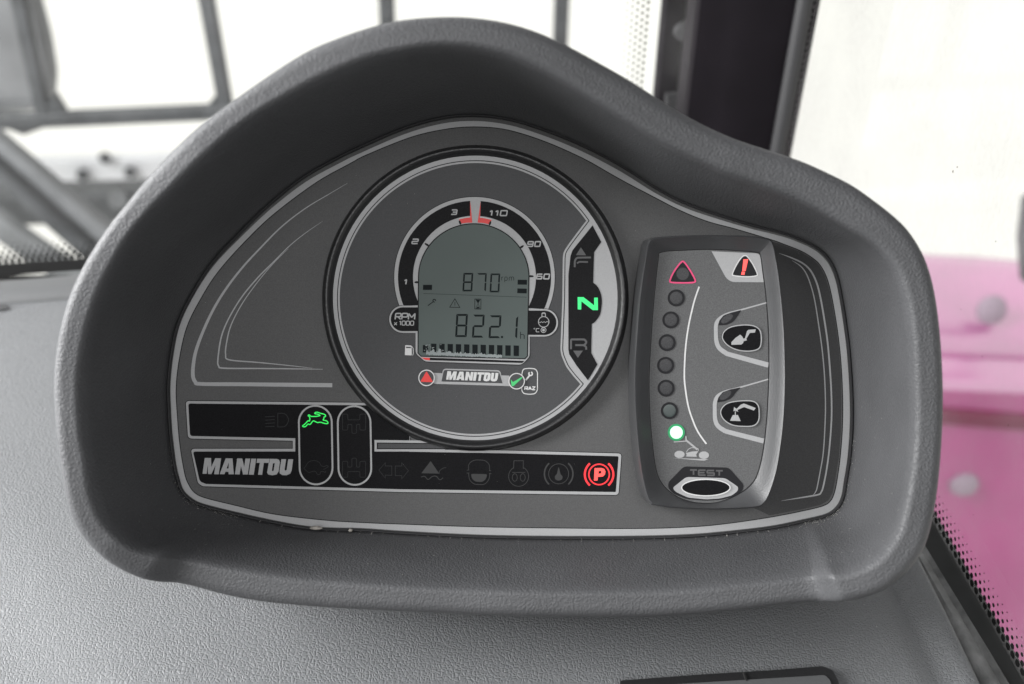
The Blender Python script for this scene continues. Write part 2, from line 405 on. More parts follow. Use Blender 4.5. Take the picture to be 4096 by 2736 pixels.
hs = thing('mirror_housing', 'grey rounded housing at the top left corner behind the guard bars', 'housing', RY(60, 200, 0.95), False)
ol = rp([(-260, -260), (110, -260), (150, 0), (190, 150), (216, 300), (205, 425), (-260, 465)], 40)
b = MB(); A_ = [RY(u, v, 0.95) for u, v in ol]; cc = sum(A_, Vector()) / len(A_)
b.rings([[p + Vector((0, .015, 0)) for p in A_], A_, [cc + (p - cc) * 0.985 - Vector((0, .012, 0)) for p in A_], [cc + (p - cc) * 0.9 - Vector((0, .016, 0)) for p in A_], [cc + (p - cc) * 0.86 - Vector((0, .004, 0)) for p in A_]])
n = len(A_); b.f.append(tuple(len(b.v) - n + i for i in range(n)))
b.build('shell', m_steel2, hs, 'W', smooth=True)
b = MB(); V_ = [cc + (p - cc) * 0.85 - Vector((0, .006, 0)) for p in A_]; b.v = V_; b.f = [tuple(range(n))]
b.build('face', mat('housing_face', (0.13, 0.135, 0.14), 0.5, mottle=0.35, mscale=10), hs, 'W')

# boom linkage seen at lower left
lk = thing('lift_linkage', 'grey diagonal steel linkage crossing the lower left of the windscreen', 'linkage', RY(200, 800, 0.7), False)
def beam(name, u0, v0, u1, v1, y0, y1, w_, m_, d_=0.02): b = MB(); b.bar(RY(u0, v0, y0), RY(u1, v1, y1), w_, d_, (0, 1, 0), bev=0.003); return b.build(name, m_, lk, 'W')
beam('strut', -240, 380, 640, 1120, 0.66, 0.62, 0.024, m_steel2)
beam('strut', -240, 470, 560, 1180, 0.64, 0.60, 0.016, m_steel)
beam('brace', -200, 760, 330, 1130, 0.70, 0.66, 0.030, m_steel2)
lk2 = thing('front_axle_beam', 'dark grey horizontal beam low behind the diagonal linkage', 'beam', RY(200, 800, 1.1), False)
b = MB(); b.bar(RY(-500, 830, 1.1), RY(900, 795, 1.1), 0.055, 0.05, (0, 1, 0), bev=0.006); b.build('beam', m_steel, lk2, 'W')
for u_ in (120, 470):
    b = MB(); b.tube([RY(u_, 800, 1.08), RY(u_, 800, 1.04)], 0.014, 14); b.build('bolt', m_steel2, lk2, 'W', smooth=True)
lk3 = thing('track_plate', 'pale grey bolted plate above the dark beam at left', 'plate', RY(300, 680, 1.4), False)
b = MB(); b.bar(RY(60, 690, 1.4), RY(1300, 650, 1.4), 0.055, 0.03, (0, 1, 0), bev=0.004); b.build('plate', mat('pale_plate', (0.55, 0.56, 0.58), 0.5, mottle=0.1, mscale=8), lk3, 'W')
for (u_, v_) in ((420, 632), (520, 690), (330, 700)):
    b = MB(); b.tube([RY(u_, v_, 1.385), RY(u_, v_, 1.36)], 0.011, 12); b.build('bolt', m_steel, lk3, 'W', smooth=True)

# ------------------------------------------------------------------ cab glass, pillar
ZS = -0.090
cor = Vector((0.145, 0.225, ZS)); near = RZ(4090, 2736, ZS)
sd = (near - cor).normalized(); near2 = cor + sd * 0.65
wl = Vector((-0.75, 0.115, ZS)); fdir = (wl - cor).normalized()
def pane(name, a, c, h, m_, thick):
    n = (c - a).cross(Vector((0, 0, 1))).normalized() * thick; b = MB(); z = Vector((0, 0, h))
    q = [a, c, c + z, a + z]
    b.v = [p + Vector((0, 0, 0)) for p in q]; b.f = [(0, 1, 2, 3)]
    return b
fw = thing('windscreen', 'clear front windscreen behind the guard bars with dotted black edge', 'window', (cor + wl) / 2, False)
pane('pane', cor + fdir * 0.055, wl, 0.75, m_gfront, 0.004).build('pane', m_gfront, fw, 'W')
sw = thing('side_window', 'dusty right side window showing pink bodywork, dotted along its lower edge', 'window', (cor + near2) / 2, False)
pane('pane', cor + sd * 0.012, near2, 0.75, m_gside, 0.004).build('pane', m_gside, sw, 'W')
def dots(a, d1, d2, n1, sp1, sizes, sp2, nrm, name, parent):
    b = MB()
    for j, r_ in enumerate(sizes):
        for i in range(n1):
            c = a + d1 * (i * sp1 + (sp1 / 2 if j % 2 else 0)) + d2 * (j * sp2) + nrm
            n = len(b.v); k = 12
            b.v += [c + (d1 * cos(2 * pi * q / k) + d2 * sin(2 * pi * q / k)) * r_ for q in range(k)]; b.f.append(tuple(range(n, n + k)))
    return b.build(name, m_frit, parent, 'W')
up = Vector((0, 0, 1)); sn = Vector((-1, -0.1, 0)).normalized() * 0.0006
dots(cor + sd * 0.02 + up * 0.0045, sd, up, 110, 0.0034, (0.00132, 0.00108, 0.0008, 0.00052, 0.0003), 0.0025, sn, 'frit_band', sw)
dots(cor + sd * 0.0135 + up * 0.01, up, sd, 160, 0.0034, (0.0015, 0.0012, 0.0008, 0.0004), 0.0024, sn, 'frit_band', sw)
fn = Vector((0, -0.0006, 0))
b = MB(); p, q = cor + fdir * 0.05 + fn, wl + fn; b.v = [p, q, q + up * 0.0075, p + up * 0.0075]; b.f = [(0, 1, 2, 3)]; b.build('frit_edge', m_frit, fw, 'W')
dots(cor + fdir * 0.05 + up * 0.009, fdir, up, 260, 0.0034, (0.0015, 0.0013, 0.001, 0.0007, 0.0004), 0.0026, fn, 'frit_band', fw)
m_frit2 = mat('pale_frit', (0.33, 0.33, 0.30), 0.6)
dots(cor + fdir * 0.079 + up * 0.01, up, fdir, 160, 0.0034, (0.0010, 0.0009, 0.0008, 0.0006, 0.0004), 0.0026, fn, 'frit_band', fw).data.materials[0] = m_frit2

pl = thing('cab_pillar', 'wide black cab corner post between the windscreen and side window', 'pillar', cor, False)
b = MB()
pc = [(0.1525, 0.222), (0.1525, 0.255), (0.094, 0.262), (0.090, 0.240), (0.094, 0.226), (0.136, 0.2125), (0.146, 0.214)]
b.rings([[Vector((x, y, z)) for x, y in rp([(a_, c_) for a_, c_ in pc], 0.004, n=3)] for z in (-0.13, 0.62)]); b.f = [f[::-1] for f in b.f]
b.build('post', m_pillar, pl, 'W', smooth=True, ang=35)
b = MB(); b.tube([Vector((0.1415, 0.2105, z)) for z in (-0.12, 0.2, 0.62)], 0.0042, 12); b.build('edge_trim', m_ptrim, pl, 'W', smooth=True)
op = thing('guard_post', 'dark upright post with a cream strip and bolt left of the black pillar', 'post', RY(2700, 400, 0.30), False)
def vp(u, v, y): q = RY(u, v, y); return q
b = MB(); p = RY(2675, 200, 0.30); b.box((p.x, p.y, 0.2), 0.013, 0.012, 0.8, bev=0.002); b.build('post', m_pillar, op, 'W')
b = MB(); b.box((p.x + 0.0075, p.y + 0.006, 0.2), 0.004, 0.006, 0.8); b.build('side_flange', m_ptrim, op, 'W')
b = MB(); p2 = RY(2738, 200, 0.335); b.box((p2.x, p2.y, 0.2), 0.0065, 0.004, 0.8); b.build('strip', m_cream, op, 'W')
p3 = RY(2722, 118, 0.292)
b = MB(); b.tube([p3 + Vector((0.004, 0, 0)), p3 + Vector((0.0, -0.004, 0)), p3 + Vector((-0.001, -0.008, 0))], [0.0052, 0.0052, 0.0035], 12); b.build('bolt', m_ptrim, op, 'W', smooth=True)
for p3 in (RY(2700, 410, 0.292),):
    b = MB(); b.box(p3, 0.012, 0.006, 0.012); b.build('clip', m_ptrim, op, 'W')

b = MB(); pn = sd.cross(up).normalized()
for u, v, r_ in ((3818, 686, .0011), (3835, 668, .0008), (3990, 965, .0006), (3850, 1238, .0005), (3935, 1425, .0006), (3660, 420, .0004), (3300, 190, .0007), (3950, 330, .0004), (3720, 560, .0004), (4040, 1700, .0006), (3900, 2060, .0005)):
    d_ = ray(u, v); c = CAM + d_ * ((cor - CAM).dot(pn) / d_.dot(pn)) + sn; n = len(b.v)
    b.v += [c + (sd * cos(q * pi / 4) * 0.7 + up * sin(q * pi / 4)) * r_ * 0.6 * (0.7 + 0.3 * (q % 2)) for q in range(8)]; b.f.append(tuple(range(n, n + 8)))
b.build('dirt_speck', mat('speck_brown', (0.10, 0.08, 0.06), 0.9), sw, 'W')

# ------------------------------------------------------------------ dashboard
ZD = -0.080
ea, eb = RZ(3645, 2262, ZD), RZ(3862, 2736, ZD)
def xr(y): return ea.x + (eb.x - ea.x) * (y - ea.y) / (eb.y - ea.y)
va, vb = RZ(3560, 2380, ZD), RZ(3735, 2736, ZD)
def xv(y): return va.x + (vb.x - va.x) * (y - va.y) / (vb.y - va.y)
def hgt(x, y):
    z = ZD
    d = x - xv(y)
    z -= 0.0026 * math.exp(-((d - 0.001) / 0.0045) ** 2) * min(1, max(0, (0.02 - y) / 0.03))
    k = (x + 0.155 + (y + 0.07) * 0.9)                      # soft mound front left
    z += 0.006 / (1 + math.exp(-k / 0.012)) * (1 / (1 + math.exp((y + 0.015) / 0.02)))
    q = max(0.0, -0.078 - y); z -= 1.6 * q * q
    z -= 0.004 * math.exp(-((x - 0.045) / 0.06) ** 2 - ((y + 0.098) / 0.012) ** 2)
    return z
def yfar(x): return 0.155 + (0.215 - 0.155) * (x + 0.26) / 0.40 - 0.012
da = thing('dashboard', 'light grey leather-grained dashboard under the instrument cluster', 'dashboard', (0, 0, ZD), False)
b = MB(); NX, NY = 220, 150; rows = []
for j in range(NY + 1):
    row = []
    for i in range(NX + 1):
        s_ = i / NX; yb = -0.26; x = -0.75 + s_ * 0.75
        y = yb + (yfar(x) - yb) * j / NY
        x = -0.75 + (xr(min(y, 0.2)) + 0.75) * s_
        y = yb + (yfar(x) - yb) * j / NY
        row.append(Vector((x, y, hgt(x, y))))
    e_ = row[-1]; row += [e_ + Vector((0.0015, 0, -0.0008)), e_ + Vector((0.0022, 0, -0.003)), e_ + Vector((0.0022, 0, -0.05))]
    rows.append(row)
b.rings(rows, closed=False)
b.build('top_surface', m_dash, da, 'W', smooth=True, ang=180)
b = MB()
pth = [(x, yfar(x)) for x in (-0.75, -0.4, -0.2, 0.0, 0.12)]
b.rings([[Vector((x, y - 0.012, ZD - 0.001)), Vector((x, y - 0.011, ZD + 0.002)), Vector((x, y - 0.004, ZD + 0.004)), Vector((x, y + 0.006, ZD + 0.003)), Vector((x, y + 0.010, ZD - 0.03))] for x, y in pth], closed=False)
b.f = [f[::-1] for f in b.f]
b.build('rear_trim', m_trim, da, 'W', smooth=True, ang=60)
for (u0, v0, u1, v1) in ((-140, 1143, 80, 1134), (205, 1126, 420, 1118)):
    b = MB(); b.bar(RZ(u0, v0, ZD + 0.0003), RZ(u1, v1, ZD + 0.0003), 0.006, 0.0014, (0, 0, 1)); b.build('slot', m_slot, da, 'W')
b = MB(); b.fill(rp([(-60, 1215), (20, 1218), (30, 1236), (-60, 1245)], 8), ZD + 0.0012, RZ); b.build('scuff', m_ptrim, da, 'W')
# vent frame at the bottom edge
vz = ZD + 0.0085
def wprism(b, loop, z0, z1):
    T = [RZ(u, v, z1) for u, v in loop]
    if sum((T[i - 1].x * T[i].y - T[i].x * T[i - 1].y) for i in range(len(T))) < 0: T = T[::-1]
    B_ = [Vector((p.x, p.y, z0)) for p in T]; b.rings([B_, T]); n = len(T); m0 = len(b.v) - n
    b.f.append(tuple(m0 + i for i in range(n))); return b
b = wprism(MB(), rp([(2480, 2722), (2800, 2698), (3100, 2680), (3290, 2664), (3330, 2680), (3352, 2720), (3380, 2830), (2480, 2870)], 10), -0.09, vz)
vf = b.build('vent_frame', m_bezel, da, 'W')
b = wprism(MB(), rp([(2560, 2745), (3300, 2700), (3322, 2722), (3340, 2830), (2560, 2860)], 10), -0.089, vz + 0.0006); b.build('vent_panel', m_trim, vf, 'W')
b = wprism(MB(), [(2972, 2688), (2978, 2688), (2990, 2722), (2984, 2722)], -0.088, vz + 0.0009); b.build('seam', m_slot, vf, 'W')

# sill and seals beside the side window
rl = thing('window_sill', 'dusty dark grey rubber sill rail between dashboard and side window', 'sill', RZ(3800, 2450, -0.088), False)
b = MB()
in0, in1 = RZ(3660, 2240, -0.088), RZ(3935, 2736, -0.088); ot0, ot1 = RZ(3745, 2240, -0.088), RZ(4050, 2736, -0.088)
def ext(a, c, t): return a + (c - a) * t
rings = []
for i in range(25):
    t_ = -2.2 + 4.4 * i / 24; a_, c_ = ext(in0, in1, t_), ext(ot0, ot1, t_)
    rings.append([a_ + Vector((0, 0, -0.03)), a_ + Vector((0, 0, -0.001)), a_.lerp(c_, .2) + up * 0.0012, a_.lerp(c_, .5) + up * 0.0008, a_.lerp(c_, .62) + up * -0.0006, a_.lerp(c_, .8) + up * 0.0010, c_ + up * -0.0015, c_ + up * -0.02])
b.rings(rings, closed=False); b.build('rail', m_rail, rl, 'W', smooth=True, ang=60)
b = MB(); rings = []
for i in range(12):
    p = cor + sd * (-0.03 + 0.06 * i)
    rings.append([p + Vector((-0.030, 0, -0.012)), p + Vector((-0.012, 0, -0.004)), p + Vector((-0.002, 0, 0.0015)), p + Vector((0.003, 0, 0.001)), p + Vector((0.003, 0, -0.05))])
b.rings(rings, closed=False); b.build('glass_seal', m_rub, rl, 'W', smooth=True, ang=50)
b = MB(); b.quad((-0.8, -0.5, -0.135), (0.147, -0.5, -0.135), (0.147, 0.24, -0.135), (-0.8, 0.24, -0.135)); b.build('gap_shade_sheet', m_void, rl, 'W')  # black sheet added to stand in for the shade in the gap

# ------------------------------------------------------------------ instrument cluster
ic = thing('instrument_cluster', 'dark grey hooded instrument cluster with round gauge and warning strip', 'instrument cluster', (0, 0, 0))

SO = sm([(1898,484),(2035,500),(2184,546),(2333,608),(2482,686),(2617,770),(2725,825),(2833,864),(2996,913),(3091,936),(3168,959),(3244,992),(3290,1026),(3321,1068),(3344,1130),(3359,1206),(3374,1302),(3386,1397),(3394,1500),(3399,1612),(3398,1723),(3389,1835),(3375,1924),(3364,1987),(3342,2027),(3302,2054),(3213,2076),(3079,2103),(2900,2124),(2750,2136),(2550,2142),(2250,2143),(1918,2138),(1600,2122),(1450,2112),(1257,2106),(1095,2080),(933,2044),(812,2013),(767,1991),(735,1959),(719,1914),(705,1853),(690,1732),(684,1631),(682,1543),(693,1428),(720,1300),(778,1179),(854,1064),(956,956),(1084,835),(1224,727),(1358,653),(1438,614),(1617,537),(1766,495)], True, 5)
SI = sm([(1916,506),(2035,519),(2184,566),(2333,632),(2440,700-8),(2508,730),(2617,787),(2725,842),(2833,885),(2942,914),(3091,959),(3130,973),(3206,1003),(3256,1034),(3283,1061),(3306,1103),(3325,1168),(3346,1283),(3361,1397),(3369,1500),(3373,1612),(3371,1723),(3362,1835),(3351,1915),(3340,1969),(3324,2004),(3293,2025),(3213,2045),(3079,2071),(2900,2097),(2750,2110),(2550,2116),(2250,2114),(1918,2109),(1600,2098),(1450,2092),(1297,2082),(1095,2058),(933,2021),(820,1993),(779,1973),(755,1942),(737,1894),(717,1772),(707,1651),(703,1550),(716,1434),(746,1307),(803,1192),(873,1084),(982,962),(1096,854),(1262,730),(1399,653),(1468,617),(1647,546),(1796,513)], True, 5)
C0 = offset(SO, lambda p: 9 + 13 * max(0, min(1, (1150 - p.y) / 500)))
# segments between shared anchors, so the loops correspond
SIL = [[(1796,70),(1916,76),(2035,95),(2154,131),(2273,185),(2400,253),(2508,314),(2617,383),(2725,451),(2833,509)],
       [(2942,556),(3050,592),(3195,639),(3303,686),(3411,740),(3498,802),(3570,860)],
       [(3626,915),(3676,990),(3712,1072),(3737,1176),(3754,1302),(3765,1445)],
       [(3769,1589),(3766,1704),(3761,1800),(3753,1900),(3740,2007),(3721,2108),(3690,2200)],
       [(3641,2271),(3599,2311),(3535,2359),(3460,2388),(3380,2404)],
       [(3260,2405),(3142,2413),(2938,2440),(2700,2460),(2529,2466)],
       [(2120,2463),(1711,2448),(1400,2434),(1252,2425),(1043,2405),(894,2377),(793,2348)],
       [(715,2331),(632,2326),(566,2311),(489,2276)],
       [(411,2222),(346,2156),(298,2079),(270,1990),(253,1900),(242,1825),(231,1729)],
       [(223,1600),(221,1538),(226,1442),(246,1315),(287,1174)],
       [(357,1034),(440,910),(515,814),(631,673)],
       [(793,512),(968,382),(1200,224),(1349,156),(1528,98),(1647,78)]]
CRE = [[(1796,184),(1916,193),(2035,221),(2154,268),(2260,325),(2365,390),(2470,455),(2580,525),(2690,588),(2800,640)],
       [(2905,690),(3010,728),(3140,775),(3240,820),(3330,870),(3420,925),(3490,970)],
       [(3545,1022),(3590,1090),(3617,1170),(3635,1244),(3649,1359),(3654,1474)],
       [(3658,1589),(3658,1704),(3652,1800),(3641,1900),(3625,1996),(3599,2103),(3575,2155)],
       [(3540,2205),(3513,2232),(3470,2262),(3420,2282),(3360,2295)],
       [(3240,2300),(3140,2312),(2938,2332),(2750,2350),(2500,2358)],
       [(2120,2358),(1711,2343),(1400,2323),(1200,2307),(1073,2290),(900,2261),(830,2246)],
       [(763,2234),(690,2229),(620,2218),(549,2198)],
       [(477,2153),(411,2079),(373,1989),(357,1900),(348,1825),(335,1760),(328,1697)],
       [(322,1600),(324,1500),(338,1400),(362,1290),(398,1180)],
       [(440,1085),(519,947),(603,845),(700,745)],
       [(807,640),(982,490),(1192,364),(1349,285),(1498,229),(1677,192)]]
ZR = [0.074, 0.058, 0.054, 0.050, 0.046, 0.042, 0.040, 0.040, 0.046, 0.054, 0.064, 0.072]
ANC0 = [(1850,460),(2910,872),(3330,1030),(3408,1600),(3360,2040),(3200,2090),(2100,2152),(960,2060),(760,2000),(672,1560),(770,1160),(1060,840)]
def seglist(segs):
    full = []; idx = []
    for s_ in segs: idx.append(len(full)); full += s_
    d = sm(full, True, 8); idx = [i * 8 for i in idx] + [len(d)]
    out = []
    d2 = d + [d[0]]
    for a_, c_ in zip(idx[:-1], idx[1:]):
        out += resamp(d2[a_:c_ + 1], NS + 1)[:-1]
    return out
NS = 26
sil = seglist(SIL); cre = seglist(CRE)
ci = [min(range(len(C0)), key=lambda i: (C0[i][0] - a_[0]) ** 2 + (C0[i][1] - a_[1]) ** 2) for a_ in ANC0]
c0 = []
for k in range(12):
    a_, c_ = ci[k], ci[(k + 1) % 12]
    if c_ <= a_: c_ += len(C0)
    c0 += resamp([C0[i % len(C0)] for i in range(a_, c_ + 1)], NS + 1)[:-1]
zr = [q[0] for q in sm([(z,) for z in ZR], True, NS)]
def sst(a, b_, x): x = max(0, min(1, (x - a) / (b_ - a))); return x * x * (3 - 2 * x)
for i in range(len(zr)):
    s_ = i / NS
    zr[i] += 0.0085 * sst(3.0, 4.2, s_) * (1 - sst(4.72, 5.02, s_)) + 0.0045 * sst(7.0, 7.45, s_) * (1 - sst(8.2, 9.5, s_))
n = len(sil); R3 = []
P0 = [P(c0[i][0], c0[i][1], 0) for i in range(n)]
P1 = [P(cre[i][0], cre[i][1], zr[i]) for i in range(n)]
P3 = [P(sil[i][0], sil[i][1], zr[i] - 0.002) for i in range(n)]
rings = [[Vector((p.x, p.y, -0.002)) for p in P0]]
NW = 10
for j in range(NW + 1):
    q = j / NW; r_ = []
    for i in range(n):
        a_, c_ = P0[i], P1[i]
        p = a_.lerp(c_, q); o_ = (c_ - a_); o_.z = 0
        cove = -0.10 * sin(pi * q)                          # slight inward belly of the wall
        p = p + o_ * cove
        ang_ = i / n
        r_.append(p)
    rings.append(r_)
NL = 18
for j in range(1, NL + 1):
    q = j / NL; r_ = []
    for i in range(n):
        a_, c_ = P1[i], P3[i]; wd = ((c_ - a_).xy).length
        h1 = 0.0013; rr_ = 0.42 * wd; tt = q
        if q < 0.16: dz_ = h1 * sin(q / 0.16 * pi / 2)
        elif q < 0.58: dz_ = h1 + 0.0004 * (q - 0.16)
        else: tt = 0.58 + 0.42 * sin((q - 0.58) / 0.42 * pi / 2); dz_ = h1 + 0.00017 - rr_ * (1 - cos((q - 0.58) / 0.42 * pi / 2))
        p = a_.lerp(c_, tt); p.z = a_.z + dz_
        r_.append(p)
    rings.append(r_)
for dz in (0.003, 0.010, 0.03, 0.07, 0.11):
    rings.append([Vector((p.x * (1 - dz * 0.25), p.y * (1 - dz * 0.25), p.z - dz)) for p in P3])
b = MB(); b.rings(rings); b.f = [f[::-1] for f in b.f]
hood = b.build('hood', m_hood, ic, smooth=True, ang=180)

# gasket ledge between wall and panel
b = MB(); C1 = offset(C0, -5)
b.rings([[P(u, v, 0.0022) for u, v in offset(C0, 3)], [P(u, v, 0.0022) for u, v in C0], [P(u, v, 0.0014) for u, v in C1], [P(u, v, -0.001) for u, v in offset(C0, -6)]])
b.build('edge_seal', m_seal, ic, smooth=True, ang=60)

z0 = 0.0
b = MB(); b.fill(offset(C0, 1.5), z0)
fp = b.build('face_panel', m_panel, ic)
def sub(mb, name, m_, par, smooth=False): return mb.build(name, m_, par, smooth=smooth)
L1, L2, L3, L4, L5 = 0.00006, 0.00012, 0.00018, 0.00024, 0.00030
sub(MB().fill([SO, SI], L2), 'border_stripe', m_silver, fp)
sub(MB().fill([SI, offset(SI, -3.5)], L1), 'border_dark_line', m_line, fp)  # black ink line just inside the silver stripe
# darker printed field to the right of the load indicator
rf = cR1([(300, 150), (500, 160), (600, 190), (800, 270), (930, 350), (1000, 420), (1060, 530), (1110, 700), (1165, 1000), (1205, 1300), (1225, 1568)]) + cR2([(1055, 250), (1050, 500), (1030, 750), (1000, 930), (975, 1060), (935, 1130), (860, 1175), (700, 1212), (400, 1270), (250, 1200)])
sub(MB().fill(offset(rf, -5), L1 * 0.5), 'dark_field', m_dark, fp)
ln = cL([(1160,130,1.5),(1050,195,4),(900,285,6),(750,400,8),(620,530,10),(500,660,12),(400,790,14),(320,920,16),(250,1070,18),(205,1200,21),(190,1320,23),(205,1375,23),(245,1389,23),(500,1391,24),(1065,1397,26)])
def wline(pts, k, z=L2, m_=m_silver, name='accent_line'):
    q = sm(pts, False, 6); q = [(p[0], p[1], max(0.8, p[2] / k)) for p in q]
    return sub(MB().stroke(q, 1, z), name, m_, fp)
wline(ln, 1.5682)
wline(cL([(1005,368,1.2),(900,440,3.5),(800,520,5),(700,620,7),(600,720,8),(500,840,8),(420,970,8),(370,1090,9),(348,1230,9),(352,1276,9),(385,1290,9),(600,1292,8),(800,1294,7),(1005,1297,3)]), 1.5682)
wline(cL([(790,540,1.5),(700,628,4),(600,745,5),(500,885,6),(430,1020,7),(402,1130,8),(396,1205,8),(420,1238,8),(600,1254,7),(800,1274,5),(940,1290,2)]), 1.5682, L3)
wline(cR1([(565,295,2),(700,345,14),(820,405,16),(900,485,18),(960,610,18),(1000,770,18),(1040,1000,18),(1075,1250,17)]) + [(p[0], p[1], p[2] * 1.16) for p in cR2([(944,0,15),(954,200,14),(954,400,14),(936,650,14),(910,850,14),(880,1000,14),(862,1048,14),(835,1072,14),(700,1096,12),(505,1127,2)])], 2.6133)
wline(cR1([(700,370,2),(790,430,10),(850,510,12),(900,640,12),(940,800,12),(980,1050,12),(1015,1300,12)]) + [(p[0], p[1], p[2] * 1.16) for p in cR2([(891,0,10),(900,250,10),(896,450,10),(880,700,10),(850,880,10),(825,1010,10),(810,1050,8),(790,1075,3)])], 2.6133, L3)

# ---- warning strip
Sx = rp([(743,1604,14),(1640,1613,0),(1640,1797,0),(2021,1802,0),(2486,1814,14),(2474,1980,14),(1600,1968,0),(812,1945,0),(792,1934,14),(763,1795,16),(1171,1795,0),(1171,1763,0),(752,1754,16)], 0, n=6)
Bx = rp([(753,1614,10),(1638,1623,0),(1638,1807,0),(2021,1813,0),(2474,1825,6),(2463,1968,4),(1600,1957,0),(824,1936,0),(799,1926,12),(772,1806,10),(1181,1806,0),(1181,1753,0),(760,1744,12)], 0, n=6)
ws = MB().fill(Bx, L3).build('warning_strip', m_black, ic)
sub(MB().fill(Sx, L2), 'strip_outline', m_silver, ws)
sub(MB().fill(offset(Sx, 3), L1), 'strip_edge_line', m_line, ws)
for bx_ in ([(1171,1763),(1171,1795),(760,1795),(752,1760)], [(1508,1770),(1760,1773),(1760,1797),(1508,1796)]):
    pass
rb = [(1498,1760),(1780,1763),(1780,1806),(1498,1806)]
sub(MB().fill(rb, L4), 'rail_frame', m_silver, ws)
sub(MB().fill([(1507,1770),(1780,1773),(1780,1797),(1507,1797)], L5), 'rail_line', m_line, ws)
sub(MB().fill([(1512,1774),(1780,1777),(1780,1793),(1512,1793)], L5 + 0.00006), 'rail_inset', m_gaugef, ws)
def pill(x0, x1, y0, y1, sk, wd):
    r_ = (x1 - x0) / 2; pts = ell((x0 + x1) / 2, y0 + r_, r_, n=20, a0=180, a1=0) + ell((x0 + x1) / 2 + sk, y1 - r_, r_, n=20, a0=0, a1=-180)
    return pts
for (x0, x1, y0, y1) in ((1195.5, 1327, 1623, 1937.5), (1351, 1482, 1624.5, 1939.5)):
    sub(MB().stroke(pill(x0, x1, y0, y1, 3, 7), 7, L4, True), 'range_outline', m_silver, ws)
hare = cI([(238,482),(262,464),(300,427),(322,404),(345,408),(350,368),(341,338),(325,328),(330,314),(352,318),(366,334),(440,336),(500,326),(506,316),(470,300),(430,292),(436,276),(465,270),(520,288),(575,302),(596,320),(592,340),(573,346),(569,372),(560,394),(608,404),(634,430),(622,450),(560,440),(520,426),(470,432),(440,418),(402,406),(378,434),(352,462),(320,456),(290,488),(265,499),(242,494)])
sub(MB().stroke(sm(hare, True, 3), 4.0, L4, True), 'hare_symbol', g_hare, ws)
b = MB(); z_ = L4
tt_ = cI([(255,1150),(290,1110),(310,1075),(360,1035),(440,1030),(500,1060),(530,1110),(580,1120),(610,1105),(640,1120),(600,1150),(560,1170)])
b.stroke(sm(tt_, False, 4), 2, z_); b.stroke(sm(cI([(255,1150),(300,1190),(340,1215),(400,1195),(440,1200),(470,1245),(510,1240),(520,1205),(560,1200),(590,1215),(600,1190)]), False, 3), 2, z_)
sub(b, 'tortoise_symbol', m_ghost, ws)
def hs_sym(flip, oy):
    b = MB()
    def f(pts): return cI([(x, (oy - y) if flip else (oy + y)) for x, y in pts])
    b.stroke(rp(f([(862,0),(862,250),(945,250),(945,160),(1010,160),(1010,300),(1080,300),(1080,160),(1135,160),(1135,250),(1225,250),(1225,0),(1135,0),(1135,90),(945,90),(945,0)]), 5, n=3), 2.0, L4, True)
    return b
sub(hs_sym(False, 300), 'steering_mode_symbol', m_ghost, ws)
sub(hs_sym(True, 1290), 'steering_mode_symbol', m_ghost, ws)
b = MB()
for k in range(4): b.stroke(cC([(1015,290 + 33 * k),(1110,284 + 33 * k)]), 2.5, L4)
b.stroke(rp(cC([(1140,255,0),(1215,255,14),(1255,320,18),(1215,390,14),(1140,390,0)]), 14), 2.5, L4, True); sub(b, 'headlight_symbol', m_ghost, ws)
b = MB()
b.stroke(cD([(250,350),(195,350),(195,322),(140,385),(195,455),(195,428),(250,430)]), 2.4, L4, True)
b.stroke(cD([(280,350),(335,350),(335,322),(392,390),(335,460),(335,432),(280,432)]), 2.4, L4, True)
sub(b, 'turn_signal_symbol', m_ghost, ws)
b = MB(); b.fill(cD([(582,308),(655,415),(502,412)]), L4); b.stroke(sm(cD([(500,445),(530,438),(560,465),(595,440),(630,438),(660,468),(688,450)]), False, 5), 3, L4)
b.stroke(sm(cD([(655,415),(660,390),(690,368),(715,365)]), False, 4), 2, L4); sub(b, 'air_filter_symbol', m_ghost2, ws)
b = MB(); b.stroke(rp(cD([(905,385),(905,330),(950,298),(1045,300),(1085,335),(1085,388)]), 14, False), 2.4, L4); b.stroke(rp(cD([(905,410),(912,470),(955,508),(1040,510),(1080,470),(1088,412)]), 12, False), 2.4, L4)
b.stroke(cD([(890,385),(912,385)]), 2.4, L4); b.stroke(cD([(1080,390),(1098,390)]), 2.4, L4); b.stroke(cD([(890,410),(912,410)]), 2.4, L4); b.stroke(cD([(1080,414),(1100,414)]), 2.4, L4)
b.fill(rp(cD([(925,416),(1066,420),(1055,460),(1025,486),(965,484),(935,460)]), 8), L4); sub(b, 'coolant_symbol', m_ghost2, ws)
b = MB(); b.stroke(ell(*cD([(1333,438)])[0], 40, n=40, a0=118, a1=420), 2.4, L4); b.stroke(cD([(1290,372),(1293,305),(1373,305),(1372,375)]), 2.4, L4)
for cx_ in (1300, 1368): b.stroke(ell(*cD([(cx_, 448)])[0], 10, 15, n=24), 2.2, L4, True)
b.stroke(cD([(1278,405),(1390,405)]), 2.2, L4); sub(b, 'glow_plug_symbol', m_ghost2, ws)
b = MB(); c_ = cD([(1675,417)])[0]; b.stroke(ell(*c_, 40, n=44), 2.6, L4, True)
b.stroke(ell(*c_, 57, n=20, a0=132, a1=228), 6, L4); b.stroke(ell(*c_, 57, n=20, a0=48, a1=-48), 6, L4)
b.fill(sm(cD([(1675,360),(1690,415),(1708,440),(1700,466),(1675,474),(1650,466),(1642,440),(1660,415)]), True, 4), L4); sub(b, 'brake_fluid_symbol', m_ghost2, ws)
b = MB(); c_ = cD([(2020,422)])[0]; b.stroke(ell(*c_, 41, n=48), 5.5, L4, True)
